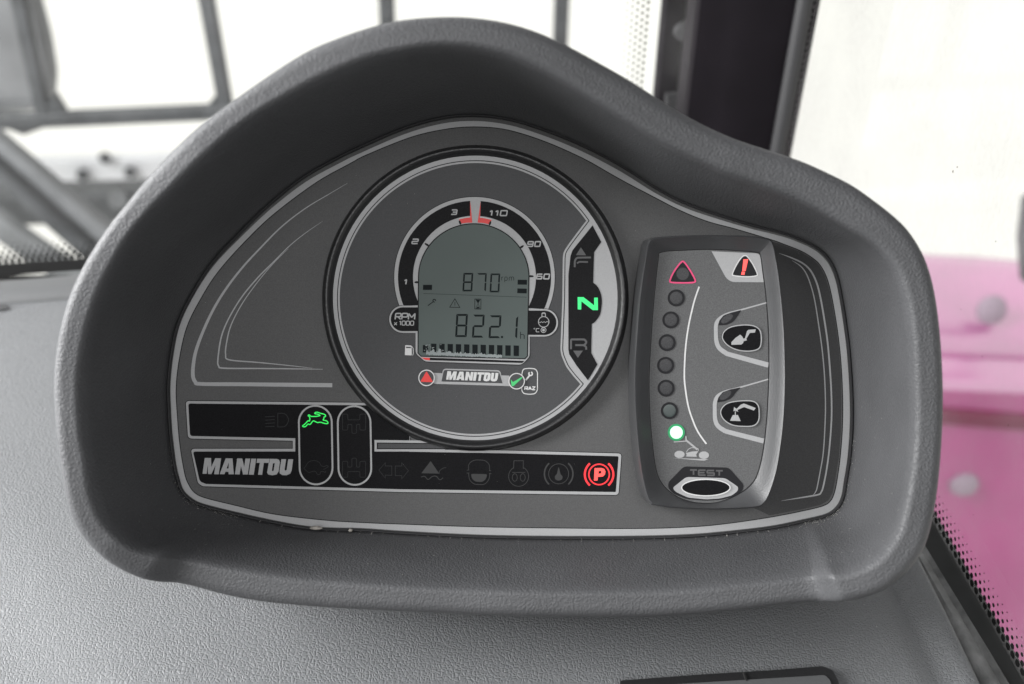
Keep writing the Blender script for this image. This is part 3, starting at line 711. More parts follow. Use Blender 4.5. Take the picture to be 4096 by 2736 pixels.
b.stroke(ell(*c_, 57, n=22, a0=130, a1=230), 8, L4); b.stroke(ell(*c_, 57, n=22, a0=50, a1=-50), 8, L4)
sub(b, 'parking_brake_symbol', g_red, ws)
b = MB(); b.fill([cD([(1982,368),(2040,367),(2063,375),(2074,395),(2071,420),(2055,438),(2025,442),(2010,442),(2007,474),(1976,474)]), cD([(2017,392),(2036,392),(2040,402),(2034,415),(2014,416)])], L4)
sub(b, 'parking_letter', g_hot, ws)

LOGO = [[[(395,853),(418,696),(480,697),(483,785),(522,699),(580,700),(556,858),(510,857),(524,768),(484,856),(450,855),(447,765),(436,853)]],
        [[(565,857),(625,700),(692,701),(705,858),(654,858),(652,833),(622,833),(613,857)], [(634,800),(653,800),(655,742)]],
        [[(716,858),(739,701),(788,702),(808,785),(820,702),(867,703),(843,860),(797,860),(776,778),(762,859)]],
        [[(853,861),(877,703),(926,704),(902,862)]],
        [[(930,745),(936,704),(1058,705),(1052,745),(1002,745),(985,863),(944,862),(962,745)]],
        [[(1034,840),(1050,746),(1056,745),(1061,705),(1130,706),(1152,715),(1160,738),(1148,830),(1128,860),(1085,868),(1045,860)], [(1081,820),(1092,750),(1110,748),(1099,820),(1090,829)]],
        [[(1175,708),(1222,709),(1207,812),(1216,824),(1228,812),(1243,709),(1292,710),(1277,820),(1262,852),(1225,868),(1185,866),(1160,850),(1157,825)]]]
def logo(tr, z):
    b = MB()
    for gl_ in LOGO: b.fill([tr(l) for l in gl_], z)
    return b
sub(logo(cC, L4), 'brand_lettering', m_silver, ws)

# ---- round gauge
GC = (1901, 1194); zf = 0.0022
b = MB(); NB = 128
def circ(cx, cy, r_, z, n=NB): return [P(cx + r_ * cos(2 * pi * i / n), cy - r_ * sin(2 * pi * i / n), z) for i in range(n)]
gx = lambda z: P(*GC, z)
# true-radius rings around the gauge centre
g0 = P(GC[0], GC[1], zf); ri = (P(GC[0] + 572, GC[1], zf) - g0).x; ro = (P(1900 + 615, 1192, 0.003) - P(1900, 1192, 0.003)).x
profb = [(ri - 0.0010, zf - 0.001), (ri - 0.0001, zf + 0.0002), (ri + 0.0003, zf + 0.0013), (ri + 0.0012, zf + 0.0024), (ri + 0.0022, zf + 0.0026), (ro - 0.0010, zf + 0.0016), (ro - 0.0003, zf + 0.0002), (ro, zf - 0.002), (ro + 0.0003, 0.0)]
b.rings([[Vector((g0.x + r_ * cos(2 * pi * i / NB), g0.y + 0.0002 + r_ * sin(2 * pi * i / NB), z)) for i in range(NB)] for r_, z in profb])
b.f = [f[::-1] for f in b.f]
bezel = b.build('gauge_bezel', m_bezel, ic, smooth=True, ang=180)
gf = MB().fill(ell(*GC, 580, n=NB), zf).build('gauge_face', m_silver, ic)
K = [(2357,884),(2312,944),(2280,987),(2265,1011),(2262,1029),(2260,1200),(2252,1398),(2256,1419),(2274,1462),(2301,1497),(2337,1537)]
a0_ = math.degrees(math.atan2(GC[1] - 884, 2357 - GC[0])); a1_ = 360 - math.degrees(math.atan2(1537 - GC[1], 2337 - GC[0]))
shp = rp(K[::-1], 14, False, 4)[::-1]
faceA = ell(*GC, 553, n=150, a0=a0_ + 0.0, a1=a1_)[::-1]
faceA = list(reversed(faceA)) + rp(K[::-1], 14, False, 4)[1:-1]
z = zf
sub(MB().fill(faceA, z + L1), 'face_outline', m_line, gf)
sub(MB().fill(offset(faceA, -3.5), z + L2), 'face_ring', m_silver, gf)
fg = offset(faceA, -11)
sub(MB().fill(fg, z + L3), 'face_print', m_gaugef, gf)
AC = (1898, 1109)
# outer arc + lower frame, silver with black hairline
arc = lambda r_, a0, a1, n=60: ell(*AC, r_, n=n, a0=a0, a1=a1)
sil_arc = arc(321, 201.5, -24, 90) + [(2050, 1250), (1700, 1230)]
b = MB(); b.fill(offset(sil_arc, 2.5), z + L4); sub(b, 'scale_edge', m_line, gf)
sub(MB().fill(sil_arc, z + L4 + 4e-5), 'scale_ring', m_silver, gf)
z5 = z + L4 + 1.0e-4
b = MB()
b.fill(arc(306, 202, 93.2, 50) + [(1881, 868)] + arc(246, 93.7, 207, 50), z5)
b.fill([(1922.5, 804)] + arc(306, 85, -24.6, 50) + arc(246, -30, 84, 50) + [(1921, 868)], z5)
sub(b, 'scale_band', m_band, gf)
# silver inner ring
sub(MB().fill([arc(245, 216, -36, 80) + [(2050, 1252), (1740, 1252)], ell(AC[0]-2, AC[1], 216, 210, n=60)], z5 + 2e-5), 'inner_ring', m_white if False else m_silver, gf)
b = MB(); b.fill(cH([(985,402),(1050,390),(1117,381),(1117,190),(1143,441),(1080,443),(1015,452)]), z5 + 8e-5)
b.fill(cH([(1241,190),(1205,441),(1270,445),(1335,460),(1371,409),(1300,393),(1233,383)]), z5 + 8e-5); sub(b, 'red_zone', m_red, gf)
b = MB(); b.stroke(cH([(985,396),(1050,382),(1118,374)]), 2.2, z5 + 9e-5); b.stroke(cH([(1232,376),(1300,388),(1371,404)]), 2.2, z5 + 9e-5); sub(b, 'red_zone_edge', m_white, gf)
for (cx_, cy_, a_, l_) in ((1708, 979, -32, 11), (1667, 1129, 0, 10), (2086, 988, 35, 11), (2124, 1105, 0, 11), (1840, 890, -70, 9), (1960, 893, 70, 9)):
    pts = []
    for k in range(20):
        t_ = 2 * pi * k / 20; x, y = l_ * cos(t_), 4.2 * sin(t_); aa = radians(a_)
        if a_ in (-32, 0) and cx_ < 1800: pass
        pts.append((cx_ + x * cos(aa) + y * sin(aa), cy_ - x * sin(aa) + y * cos(aa)))
    sub(MB().fill(pts, z5 + 1.3e-4), 'tick_mark', m_line, gf)

GL = {'0': ([[(0,0),(1,0),(1,1),(0,1)]], True), '1': ([[(0.15,.78),(.75,1),(.75,0)]], False), '2': ([[(0,1),(1,1),(1,.5),(0,.5),(0,0),(1,0)]], False),
      '3': ([[(0,1),(1,1),(1,.5),(.25,.5)],[(1,.5),(1,0),(0,0)]], False), '6': ([[(1,1),(0,1),(0,0),(1,0),(1,.55),(0,.55)]], False), '9': ([[(0,0),(1,0),(1,1),(0,1),(0,.45),(1,.45)]], False),
      'R': ([[(0,0),(0,1),(1,1),(1,.45),(0,.45)],[(.45,.45),(1,0)]], False), 'P': ([[(0,0),(0,1),(1,1),(1,.4),(0,.4)]], False), 'M': ([[(0,0),(0,1),(.5,.3),(1,1),(1,0)]], False),
      'x': ([[(0,0),(1,.65)],[(0,.65),(1,0)]], False), 'C': ([[(1,1),(0,1),(0,0),(1,0)]], False), 'T': ([[(0,1),(1,1)],[(.5,1),(.5,0)]], False), 'E': ([[(1,1),(0,1),(0,0),(1,0)],[(0,.5),(.85,.5)]], False),
      'S': ([[(1,1),(0,1),(0,.5),(1,.5),(1,0),(0,0)]], False), 'A': ([[(0,0),(.5,1),(1,0)],[(.2,.33),(.8,.33)]], False), 'Z': ([[(0,1),(1,1),(0,0),(1,0)]], False),
      'r': ([[(0,0),(0,.62)],[(0,.4),(.3,.62),(.8,.62)]], False), 'p': ([[(0,-.3),(0,.62),(.8,.62),(.8,0),(0,0)]], False), 'm': ([[(0,0),(0,.62),(.5,.62),(.5,0)],[(.5,.62),(1,.62),(1,0)]], False), 'h': ([[(0,1),(0,0)],[(0,.6),(.85,.6),(.85,0)]], False)}
def text(b, s_, x0, y0, x1, y1, w_, z, slant=0.0, gap=0.35, rad=0.2, wid=None, sk=0.0):
    """letters filling the pixel box, baseline y1, stroke width w_"""
    N = len([c for c in s_]); wid = wid or [1] * N
    H = (y1 - y0) - w_; tot = sum(wid) + gap * (N - 1); uw = (x1 - x0 - w_ - slant * H) / tot; x = x0 + w_ / 2
    for c, wd in zip(s_, wid):
        if c != ' ':
            strokes, closed = GL[c]
            for st in strokes:
                pts = [(x + px * uw * wd + slant * H * py, y1 - w_ / 2 - H * py + sk * (x - x0)) for px, py in st]
                b.stroke(rp(pts, rad * H, closed, 4), w_, z, closed)
        x += (wd + gap) * uw
    return b
zt = z5 + 6e-5
for s_, bx_, wid in (('3', (1802, 837, 1831, 860), None), ('2', (1645, 954, 1676, 977), None), ('1', (1611, 1116, 1632, 1140), None), ('110', (1952, 840, 2032, 865), [.7, .7, 1.2]), ('90', (2107, 964, 2165, 988), None), ('60', (2143, 1094, 2201, 1118), None)):
    sub(text(MB(), s_, *bx_, 5.2, zt, 0.18, 0.4, 0.16, wid), 'scale_number', m_white if s_ in '' else m_silver, gf)
# side pills
for side in (0, 1):
    if side == 0: L_ = ell(1611, 1277, 51, 51, n=24, a0=90, a1=270); L_ = [(1690, 1226)] + L_ + [(1690, 1328)]
    else: L_ = ell(2178, 1291, 51, 52, n=24, a0=90, a1=-90); L_ = [(2100, 1239)] + L_ + [(2100, 1343)]
    pb = MB().fill(L_, z5 + 1.5e-4).build('scale_pill', m_band, gf)
    b = MB(); b.stroke(L_, 6.5, z5 + 1.9e-4); b.build('pill_outline', m_silver, gf)
    b = MB(); b.stroke(offset(L_, 4.5)[1:-1], 2, z5 + 1.7e-4); b.build('pill_edge', m_line, gf)
zp = z5 + 2.2e-4
sub(text(MB(), 'RPM', 1578, 1251, 1663, 1280, 5.2, zp, 0.1, 0.22, 0.2, [1, 1, 1.15]), 'unit_lettering', m_silver, gf)
sub(text(MB(), 'x 1000', 1575, 1282, 1657, 1302, 3.6, zp, 0.05, 0.3, 0.25, [.8, .1, .6, 1, 1, 1], 0.01), 'unit_lettering', m_silver, gf)
b = MB(); c_ = cB([(1643,352)])[0]; b.stroke(ell(*c_, 21, n=40), 3, zp, True)
b.stroke(rp(cB([(1630,316),(1630,284),(1656,284),(1656,316)]), 5, False), 3, zp); b.stroke(cB([(1634,290),(1652,290)]), 2, zp)
b.stroke(sm(cB([(1606,352),(1616,358),(1626,350),(1636,358),(1646,350),(1656,358),(1666,350),(1680,354)]), False, 4), 2, zp)
b.stroke(ell(*cB([(1642,414)])[0], 10, n=28), 2.6, zp, True); b.fill(ell(*cB([(1642,414)])[0], 5.5, n=20), zp); b.stroke(cB([(1634,392),(1634,402)]), 2, zp); b.stroke(cB([(1650,392),(1650,402)]), 2, zp)
text(b, 'C', *cB([(1584, 400)])[0], *cB([(1612, 430)])[0], 2.6, zp); b.stroke(ell(*cB([(1573,403)])[0], 2.2, n=12), 1.4, zp, True)
sub(b, 'coolant_temperature_symbol', m_silver, gf)
# lower lcd frame and fuel strip
b = MB(); b.fill(rp(cB([(681,436,0),(681,592,18),(722,624,8),(752,650,14),(1475,674,14),(1508,645,8),(1537,612,16),(1537,462,0)]), 8), z5 + 1.2e-4); sub(b, 'screen_frame', m_silver, gf)
b = MB(); b.stroke(offset(rp(cB([(681,436,0),(681,592,18),(722,624,8),(752,650,14),(1475,674,14),(1508,645,8),(1537,612,16),(1537,462,0)]), 8), 2)[1:-1], 2, z5 + 1.1e-4); sub(b, 'screen_frame_edge', m_line, gf)
sub(MB().fill(cB([(786,622),(1497,646),(1482,661),(786,640)]), z5 + 1.7e-4), 'fuel_band', m_band, gf)
sub(MB().fill(cB([(722,620),(787,623),(787,640),(755,638)]), z5 + 1.7e-4), 'fuel_reserve_mark', m_red, gf)
b = MB(); b.fill([rp(cB([(603,527),(650,530),(652,604),(600,602)]), 3), cB([(609,538),(645,540),(645,550),(609,549)])], z5 + 1.2e-4)
b.stroke(rp(cB([(650,535),(662,548),(664,590),(658,604)]), 4, False), 2.2, z5 + 1.2e-4); sub(b, 'fuel_pump_symbol', m_white, gf)
# faint unlit tell-tales on the face
m_faint = mat('faint_telltale', (0.071, 0.072, 0.075), 0.5, 0.22)
for (u, v) in ((1455, 1180), (1715, 1610), (2060, 1630), (2210, 1500), (1560, 860), (2140, 800), (1900, 1670), (1480, 1360)):
    b = MB(); b.stroke(rp([(u - 28, v - 20), (u + 28, v - 20), (u + 28, v + 20), (u - 28, v + 20)], 8), 2.5, z + L4, True); b.stroke([(u - 16, v), (u + 16, v)], 2.5, z + L4); b.build('unlit_symbol', m_faint, gf)

# ---- lcd
LC = (1895, 1109); zl = z5 + 2.4e-4
lcd_loop = [(1671, 1424)] + ell(LC[0], LC[1], 221, 214, n=60, a0=180, a1=0) + [(2112, 1240), (2110, 1434)]
lcd_loop = [(1672, 1412), (1673, 1200)] + ell(LC[0], LC[1], 221, 214, n=60, a0=178, a1=2) + [(2113, 1240), (2110, 1424), (2100, 1435), (1684, 1425)]
lcd = MB().fill(lcd_loop, zl).build('lcd_screen', m_lcd, ic)
sub(MB().stroke(lcd_loop, 4, zl + 3e-5, True), 'screen_edge', m_band, lcd)
zl += 6e-5
SEG = {'8': 'abcdefg', '7': 'abc', '0': 'abcdef', '2': 'abged', '1': 'bc'}
def seg7(ch, x0, y0, x1, y1, w_, sl):
    H = y1 - y0; b = MB(); h = w_ / 2
    def T(x, y): return (x + sl * (y1 - y) / H, y)
    ym = (y0 + y1) / 2; g_ = w_ * 0.10
    q = {'a': [(x0 + g_, y0), (x1 - g_, y0), (x1 - w_ - g_, y0 + w_), (x0 + w_ + g_, y0 + w_)],
         'd': [(x0 + g_, y1), (x1 - g_, y1), (x1 - w_ - g_, y1 - w_), (x0 + w_ + g_, y1 - w_)],
         'g': [(x0 + g_ + h * .6, ym), (x0 + w_ + g_, ym - h), (x1 - w_ - g_, ym - h), (x1 - g_ - h * .6, ym), (x1 - w_ - g_, ym + h), (x0 + w_ + g_, ym + h)],
         'f': [(x0, y0 + g_), (x0 + w_, y0 + w_ + g_), (x0 + w_, ym - h - g_), (x0 + w_ * .35, ym - g_), (x0, ym - h)],
         'e': [(x0, y1 - g_), (x0 + w_, y1 - w_ - g_), (x0 + w_, ym + h + g_), (x0 + w_ * .35, ym + g_), (x0, ym + h)],
         'b': [(x1, y0 + g_), (x1 - w_, y0 + w_ + g_), (x1 - w_, ym - h - g_), (x1 - w_ * .35, ym - g_), (x1, ym - h)],
         'c': [(x1, y1 - g_), (x1 - w_, y1 - w_ - g_), (x1 - w_, ym + h + g_), (x1 - w_ * .35, ym + g_), (x1, ym + h)]}
    for s_ in SEG[ch]: b.fill([T(*p) for p in q[s_]], zl)
    return b
for ch, x0, x1, y0, y1, c_ in (('8', 1033, 1106, 1018, 1156, cA), ('7', 1136, 1208, 1019, 1158, cA), ('0', 1237, 1309, 1022, 1163, cA)):
    (a_, c2), (d_, e_) = c_([(x0, y0), (x1, y1)]); seg7(ch, a_, c2, d_, e_, 6.2, 4).build('digit', m_lcdink, lcd)
for ch, x0, x1, y0, y1, c_ in (('8', 978, 1064, 293, 466, cB), ('2', 1104, 1190, 298, 470, cB), ('2', 1229, 1316, 303, 474, cB), ('1', 1360, 1442, 309, 478, cB)):
    (a_, c2), (d_, e_) = c_([(x0, y0), (x1, y1)]); seg7(ch, a_, c2, d_, e_, 7.6, 5).build('digit', m_lcdink, lcd)
(a_, c2), = cB([(1330, 466)]); MB().fill([(a_ - 4, c2 - 4), (a_ + 4, c2 - 4), (a_ + 4, c2 + 4), (a_ - 4, c2 + 4)], zl).build('decimal_point', m_lcdink, lcd)
text(MB(), 'rpm', *cA([(1326, 1030)])[0], *cA([(1420, 1076)])[0], 2.0, zl, 0, 0.35, 0.2, [.5, .9, 1.3]).build('unit_text', m_lcdink, lcd)
text(MB(), 'h', *cB([(1466, 424)])[0], *cB([(1504, 482)])[0], 2.6, zl).build('unit_text', m_lcdink, lcd)
for q in ([(737,1107),(805,1107),(804,1145),(736,1145)], [(1448,1069),(1518,1070),(1517,1106),(1447,1105)], [(1445,1134),(1516,1136),(1515,1171),(1444,1169)]):
    MB().fill(cA(q), zl).build('level_bar', m_lcdink, lcd)
MB().stroke(cA([(740,1172),(1515,1200)]), 1.3, zl).build('divider_line', m_lcdink, lcd)
b = MB(); b.stroke(cB([(773,230),(815,200)]), 3.4, zl); b.stroke(ell(*cB([(821,193)])[0], 5.5, n=16, a0=-10, a1=290), 3.6, zl); b.build('wrench_icon', m_lcdink, lcd)
b = MB(); b.stroke(cB([(976,178),(1013,244),(937,242)]), 2.4, zl, True); b.stroke(cB([(976,202),(976,226)]), 2.2, zl); b.stroke(cB([(976,230),(976,235)]), 2.2, zl); b.build('warning_icon', m_lcdink, lcd)
b = MB(); b.stroke(cB([(1126,180),(1172,181),(1171,257),(1125,255)]), 2.2, zl, True); b.fill(cB([(1131,184),(1167,185),(1150,215)]), zl); b.stroke(cB([(1150,212),(1133,252)]), 1.4, zl); b.stroke(cB([(1150,212),(1165,252)]), 1.4, zl); b.fill(cB([(1150,236),(1164,252),(1134,252)]), zl); b.build('hourglass_icon', m_lcdink, lcd)
for i in range(12):
    x = 735 + 62 * i; yt = 514 + 1.4 * i + (12 if i == 0 else 0); yb_ = 583 + 2.4 * i
    MB().fill(cB([(x, yt), (x + 40, yt + 1), (x + 40, yb_), (x, yb_ - 1)]), zl).build('fuel_bar', m_lcdink, lcd)
rr = random.Random(3); top = []; bot = []
for i in range(90):
    x = 760 + i * 6.4; base = 583 + i * 0.28; amp = (34 if i < 18 else 14 if i < 72 else 20)
    top.append((x, base - amp * abs(rr.gauss(0, .55)) - 2)); bot.append((x, base + 10 + rr.random() * 9))
b = MB(); b.fill(cB(top + bot[::-1]), zl + 1e-4)
for k in range(26):
    x = rr.uniform(740, 890); y = rr.uniform(520, 580); b.fill(cB([(x, y), (x + rr.uniform(6, 22), y + rr.uniform(-4, 4)), (x + rr.uniform(2, 14), y + rr.uniform(3, 10))]), zl + 1e-4)
b.build('residue', m_crust, lcd)

# ---- badge and push buttons
zb = z + L4 + 6e-5
nb = MB().fill(cB([(815,735),(875,738),(885,818),(815,815)]) , zb).build('name_badge', m_silver, ic)
b = MB(); b.fill(cB([(818,736),(1385,756),(1400,835),(830,818)]), zb + 3e-5); b.fill(rp(cB([(872,818,0),(886,703,14),(1318,716,14),(1338,832,0)]), 12), zb + 5e-5); sub(b, 'badge_band', m_silver, nb)
sub(MB().fill(rp(cB([(875,800,0),(893,713,9),(1308,726,9),(1334,814,0)]), 8), zb + 1.4e-4), 'badge_field', m_gaugef, nb)
def tb(pts):
    r_ = []
    for x, y in pts:
        xx = 910 + (x - 395) * (1303 - 910) / (1292 - 395); yy = 722 + (y - 696) * (792 - 722) / (868 - 696) + (xx - 910) * 0.022
        r_.append((xx, yy))
    return cB(r_)
sub(logo(tb, zb + 2.0e-4), 'badge_lettering', m_white, nb)
for cx_, cy_, kind in ((763, 773, 0), (1440, 798, 1)):
    c_ = cB([(cx_, cy_)])[0]
    b = MB(); b.prism(ell(*c_, 33, n=40), zf, zf + 0.0010, bev=0.0004)
    pbn = b.build('push_button', m_gaugef, ic, smooth=True, ang=30)
    if kind: tag(pbn, 'round push button with green tick')
    else: tag(pbn, 'round push button with red triangle')
    sub(MB().stroke(ell(*c_, 31, n=48), 4, zf + 0.00112, True), 'button_ring', m_white, pbn)
    if kind == 0: sub(MB().fill(rp(cB([(763,722),(812,805),(716,803)]), 4), zf + 0.00112), 'triangle_symbol', m_red, pbn)
    else: sub(MB().fill(rp(cB([(1395,782),(1412,805),(1480,765),(1484,772),(1416,835),(1402,835)]), 2.5), zf + 0.00112), 'tick_symbol', m_green, pbn)
b = MB(); rz = rp(cB([(1480,735),(1490,706),(1535,700),(1582,706),(1597,730),(1596,868),(1578,892),(1535,897),(1492,890),(1478,868)]), 14); b.stroke(rz, 3.6, zb + 4e-5, True)
b.stroke(cB([(1508,790),(1540,752)]), 6.5, zb + 6e-5); b.stroke(ell(*cB([(1545,742)])[0], 7, n=18, a0=75, a1=-235), 5.5, zb + 8e-5)
text(b, 'RAZ', *cB([(1497, 836)])[0], *cB([(1583, 866)])[0], 4.2, zb + 8e-5, 0, .28, .15)
sub(b, 'reset_symbol', m_white, nb)

# ---- gear display
gdp = MB().fill(cA([(2010,660),(2076,785),(2022,862),(2015,1092)]) + sm(cB([(2013,55),(2050,90),(2075,150),(2080,220),(2065,300),(2030,350),(2005,368)]), False, 5) + cB([(2000,585),(2046,672),(1976,792),(1890,680),(1835,595),(1829,560),(1829,0)]) + cA([(1845,890),(1858,850),(1885,815),(1950,735)]), z + L4).build('gear_display', m_band, ic)
b = MB(); b.fill(cB([(1898,166),(1942,166),(2022,228),(2022,170),(2050,170),(2051,264),(2012,264),(1927,198),(1925,260),(1899,258)]), z5); sub(b, 'neutral_letter', g_green, gdp)
b = MB(); b.fill(cA([(1923,825),(1962,885),(1885,884)]), z5); b.stroke(rp(cA([(1876,974),(1877,925),(1892,903),(1998,901)]), 9, False), 7.5, z5); b.stroke(rp(cA([(1893,945),(1910,934),(1976,935)]), 4, False), 6.5, z5); sub(b, 'forward_letter', m_letter, gdp)
b = MB(); b.stroke(rp(cB([(1848,558),(1848,484),(1950,484),(1966,505),(1950,527),(1880,527)]), 5, False), 8, z5); b.stroke(rp(cB([(1940,527),(1962,538),(1963,562)]), 4, False), 7.5, z5); b.fill(cB([(1864,568),(1938,568),(1900,623)]), z5); sub(b, 'reverse_letter', m_letter, gdp)
for q in (gdp.children[1] if False else None,): pass

# ------------------------------------------------------------------ load indicator module
mc = P(2840, 1490, 0)
li = thing('load_indicator', 'grey plastic load indicator with a column of lamps, right of the gauge', 'indicator panel', M @ mc)
CR = sm([(2606,950),(2640,945),(2740,939),(2850,937),(2990,940),(3070,950),(3092,965),(3107,1030),(3121,1120),(3137,1283),(3143,1430),(3143,1577),(3133,1730),(3110,1883),(3078,1985),(3055,2022),(3025,2034),(2940,2040),(2825,2042),(2700,2036),(2625,2026),(2596,2012),(2573,1940),(2554,1825),(2539,1650),(2536,1500),(2542,1378),(2557,1187),(2580,1030),(2592,965)], True, 5)
IN = sm([(2645,1008),(2740,1000),(2844,997),(2950,1002),(3025,1009),(3042,1022),(3052,1090),(3064,1180),(3074,1321),(3076,1460),(3073,1577),(3067,1680),(3055,1790),(3036,1880),(3008,1935),(2950,1980),(2880,2008),(2826,2014),(2765,2008),(2700,1983),(2650,1938),(2624,1880),(2607,1760),(2597,1620),(2596,1500),(2602,1380),(2614,1210),(2632,1040)], True, 5)
zc, zs = 0.0130, 0.0080
NR = 200
def align(loop, n, start):
    i0 = min(range(len(loop)), key=lambda i: (loop[i][0] - start[0]) ** 2 + (loop[i][1] - start[1]) ** 2)
    return resamp(loop[i0:] + loop[:i0], n, True)
# pair by corners
def pair(loop, corners, n):
    ids = [min(range(len(loop)), key=lambda i: (loop[i][0] - c[0]) ** 2 + (loop[i][1] - c[1]) ** 2) for c in corners]
    out = []
    for k in range(len(ids)):
        a_, c_ = ids[k], ids[(k + 1) % len(ids)]
        if c_ <= a_: c_ += len(loop)
        out += resamp([loop[i % len(loop)] for i in range(a_, c_ + 1)], n + 1)[:-1]
    return out
cr_ = pair(CR, [(2600,952),(3088,958),(3050,2028),(2605,2020)], 50)
in_ = pair(IN, [(2638,1012),(3036,1014),(2985,1962),(2668,1960)], 50)
Ct = [P(u, v, zc) for u, v in cr_]; It = [P(u, v, zs) for u, v in in_]
cx = sum(Ct, Vector()) / len(Ct)
rings = [[Vector((p.x + (p.x - cx.x) * 0.02, p.y + (p.y - cx.y) * 0.01, 0)) for p in Ct], [Vector((p.x, p.y, zc - 0.0022)) for p in Ct],
         [p.lerp(Vector((cx.x, cx.y, p.z)), 0.004) + Vector((0, 0, -0.0007)) for p in Ct], [p.lerp(Vector((cx.x, cx.y, p.z)), 0.016) for p in Ct], [p.lerp(q, 0.22) + Vector((0, 0, 0.0006)) for p, q in zip(Ct, It)],
         [p.lerp(q, 0.5) + Vector((0, 0, 0.0003)) for p, q in zip(Ct, It)], [p.lerp(q, 0.8) for p, q in zip(Ct, It)], [p.lerp(q, 0.97) for p, q in zip(Ct, It)], [q + Vector((0, 0, -0.001)) for q in It]]
b = MB(); b.rings(rings)
hou = b.build('housing', m_mod, li, smooth=True, ang=28)
fp2 = MB().fill(offset(IN, 2), zs - 0.0002).build('faceplate', m_mface, li)
MB().stroke(offset(IN, -1), 3, zs - 0.0001, True).build('face_gap', m_line, hou)
zm = zs - 0.00012
def ms(mb, name, m_, par=None): return mb.build(name, m_, par or fp2)
b = MB(); b.stroke([(p[0], p[1]) for p in sm(cE([(775,645),(735,760),(705,870),(660,1080),(632,1300)]) + cG([(620,0),(632,150),(660,320),(700,450),(760,590),(850,720)]), False, 6)], 6.2, zm); ms(b, 'scale_line', m_white)
ms(MB().fill(rp(cE([(905,275,0),(1385,297,14),(1418,322,10),(1450,598,0),(1120,596,22),(1060,560,20)]), 10), zm), 'corner_field', m_silver)
for f_, ws_, leaf, lens in ((cE, [(1488,810,14),(1220,885,16),(1080,925,24),(1000,970,34),(955,1030,40),(950,1130,40),(957,1220,44),(985,1285,46),(1050,1335,48),(1110,1358,48),(1500,1465,54)], [(975,1050),(985,1000),(1030,945),(1110,915),(1217,888),(1185,940),(1150,990),(1120,1020),(1060,1045)], (1065, 980)),
                           (cG, [(1497,45,14),(1200,130,16),(1060,168,24),(975,215,34),(942,280,40),(938,370,40),(944,470,44),(970,530,46),(1030,575,48),(1090,598,48),(1450,690,52)], [(963,287),(975,235),(1020,180),(1100,150),(1212,128),(1160,180),(1130,225),(1100,250),(1040,275)], (1050, 212))):
    q = sm(f_(ws_), False, 6); b = MB(); b.stroke([(p[0], p[1], p[2] / 2.6133) for p in q], 1, zm + 2e-5); ms(b, 'pocket_line', m_silver)
    lf = MB().fill(rp(f_(leaf), 5), zm + 8e-5).build('function_light', m_lens, li)
    ms(MB().fill(ell(*f_([lens])[0], 24, 12, n=24) if False else [(p[0] * cos(-.6) - p[1] * sin(-.6) + f_([lens])[0][0], p[0] * sin(-.6) + p[1] * cos(-.6) + f_([lens])[0][1]) for p in ell(0, 0, 27, 13, n=24)], zm + 1.3e-4), 'lens', m_lensin, lf)
# function buttons
ov1 = sm(cE([(1012,1165),(1035,1108),(1105,1062),(1230,1040),(1340,1048),(1405,1085),(1428,1150),(1425,1250),(1390,1303),(1290,1324),(1170,1310),(1080,1268),(1028,1215)]), True, 5)
ov2 = sm(cG([(995,400),(1015,335),(1085,285),(1230,264),(1345,272),(1398,320),(1408,400),(1400,480),(1355,530),(1270,543),(1130,530),(1035,475)]), True, 5)
for k, ov in enumerate((ov1, ov2)):
    fb = MB().prism(ov, zs - 0.0003, zs + 0.0003, bev=0.0002).build('function_button', m_black, li, smooth=True, ang=30)
    tag(fb, 'black oval button with bucket pictogram' if k == 0 else 'black oval button with crane hook pictogram')
    zz = zs + 0.00042
    ms(MB().stroke(offset(ov, -2), 4.2, zz, True), 'button_outline', m_silver, fb)
    b = MB()
    if k == 0:
        b.fill(cE([(1112,1252),(1112,1225),(1155,1180),(1205,1145),(1225,1165),(1240,1190),(1255,1180),(1275,1110),(1290,1095),(1368,1090),(1358,1125),(1305,1128),(1268,1190),(1275,1205),(1240,1215),(1235,1235),(1215,1250)]), zz); nm_ = 'bucket_symbol'
    else:
        b.fill(cG([(1133,380),(1140,333),(1160,350),(1170,352),(1210,310),(1243,298),(1367,345),(1347,371),(1245,335),(1175,365),(1185,385),(1150,372)]), zz)
        b.stroke(cG([(1153,380),(1153,418)]), 3.5, zz); b.fill(cG([(1127,418),(1180,418),(1210,482),(1097,478)]), zz); nm_ = 'hook_symbol'
    ms(b, nm_, m_silver, fb)
# lamp column
LP = [cE([p])[0] for p in ((536,762),(480,992),(441,1230),(425,1467))] + [cG([p])[0] for p in ((430,138),(465,373),(537,600))]
for k, c_ in enumerate(LP):
    lit = k == 6
    il = MB().prism(ell(*c_, 34, n=36), zs - 0.0003, zs + 0.0001).build('indicator_light', g_ledring if lit else m_lens, li)
    if lit: tag(il, 'bright green lit lamp')
    b = MB(); cw = P(*c_, zs + 0.0001); rl_ = 25.5 * S * 0.976
    b.rings([[cw + Vector((rl_ * q * cos(2 * pi * i / 28), rl_ * q * sin(2 * pi * i / 28), h)) for i in range(28)] for q, h in ((1, 0.00006), (.97, .00012), (.8, .00016), (.5, .00018), (.02, .00019))])
    ms(b, 'lens', g_led if lit else (m_lensgr if k == 5 else m_lensin), il)
tri = sm(cE([(603,372),(640,400),(700,490),(742,575),(730,605),(660,612),(545,612),(475,605),(461,580),(500,490),(565,400)]), True, 5)
il = MB().fill(tri, zm + 5e-5).build('triangle_light', m_lens, li)
ms(MB().stroke(offset(tri, -3.2), 6.2, zm + 9e-5, True), 'triangle_outline', m_pink, il)
ms(MB().fill(ell(*cE([(603,510)])[0], 25, n=32), zm + 9e-5), 'lens', m_lensin, il)
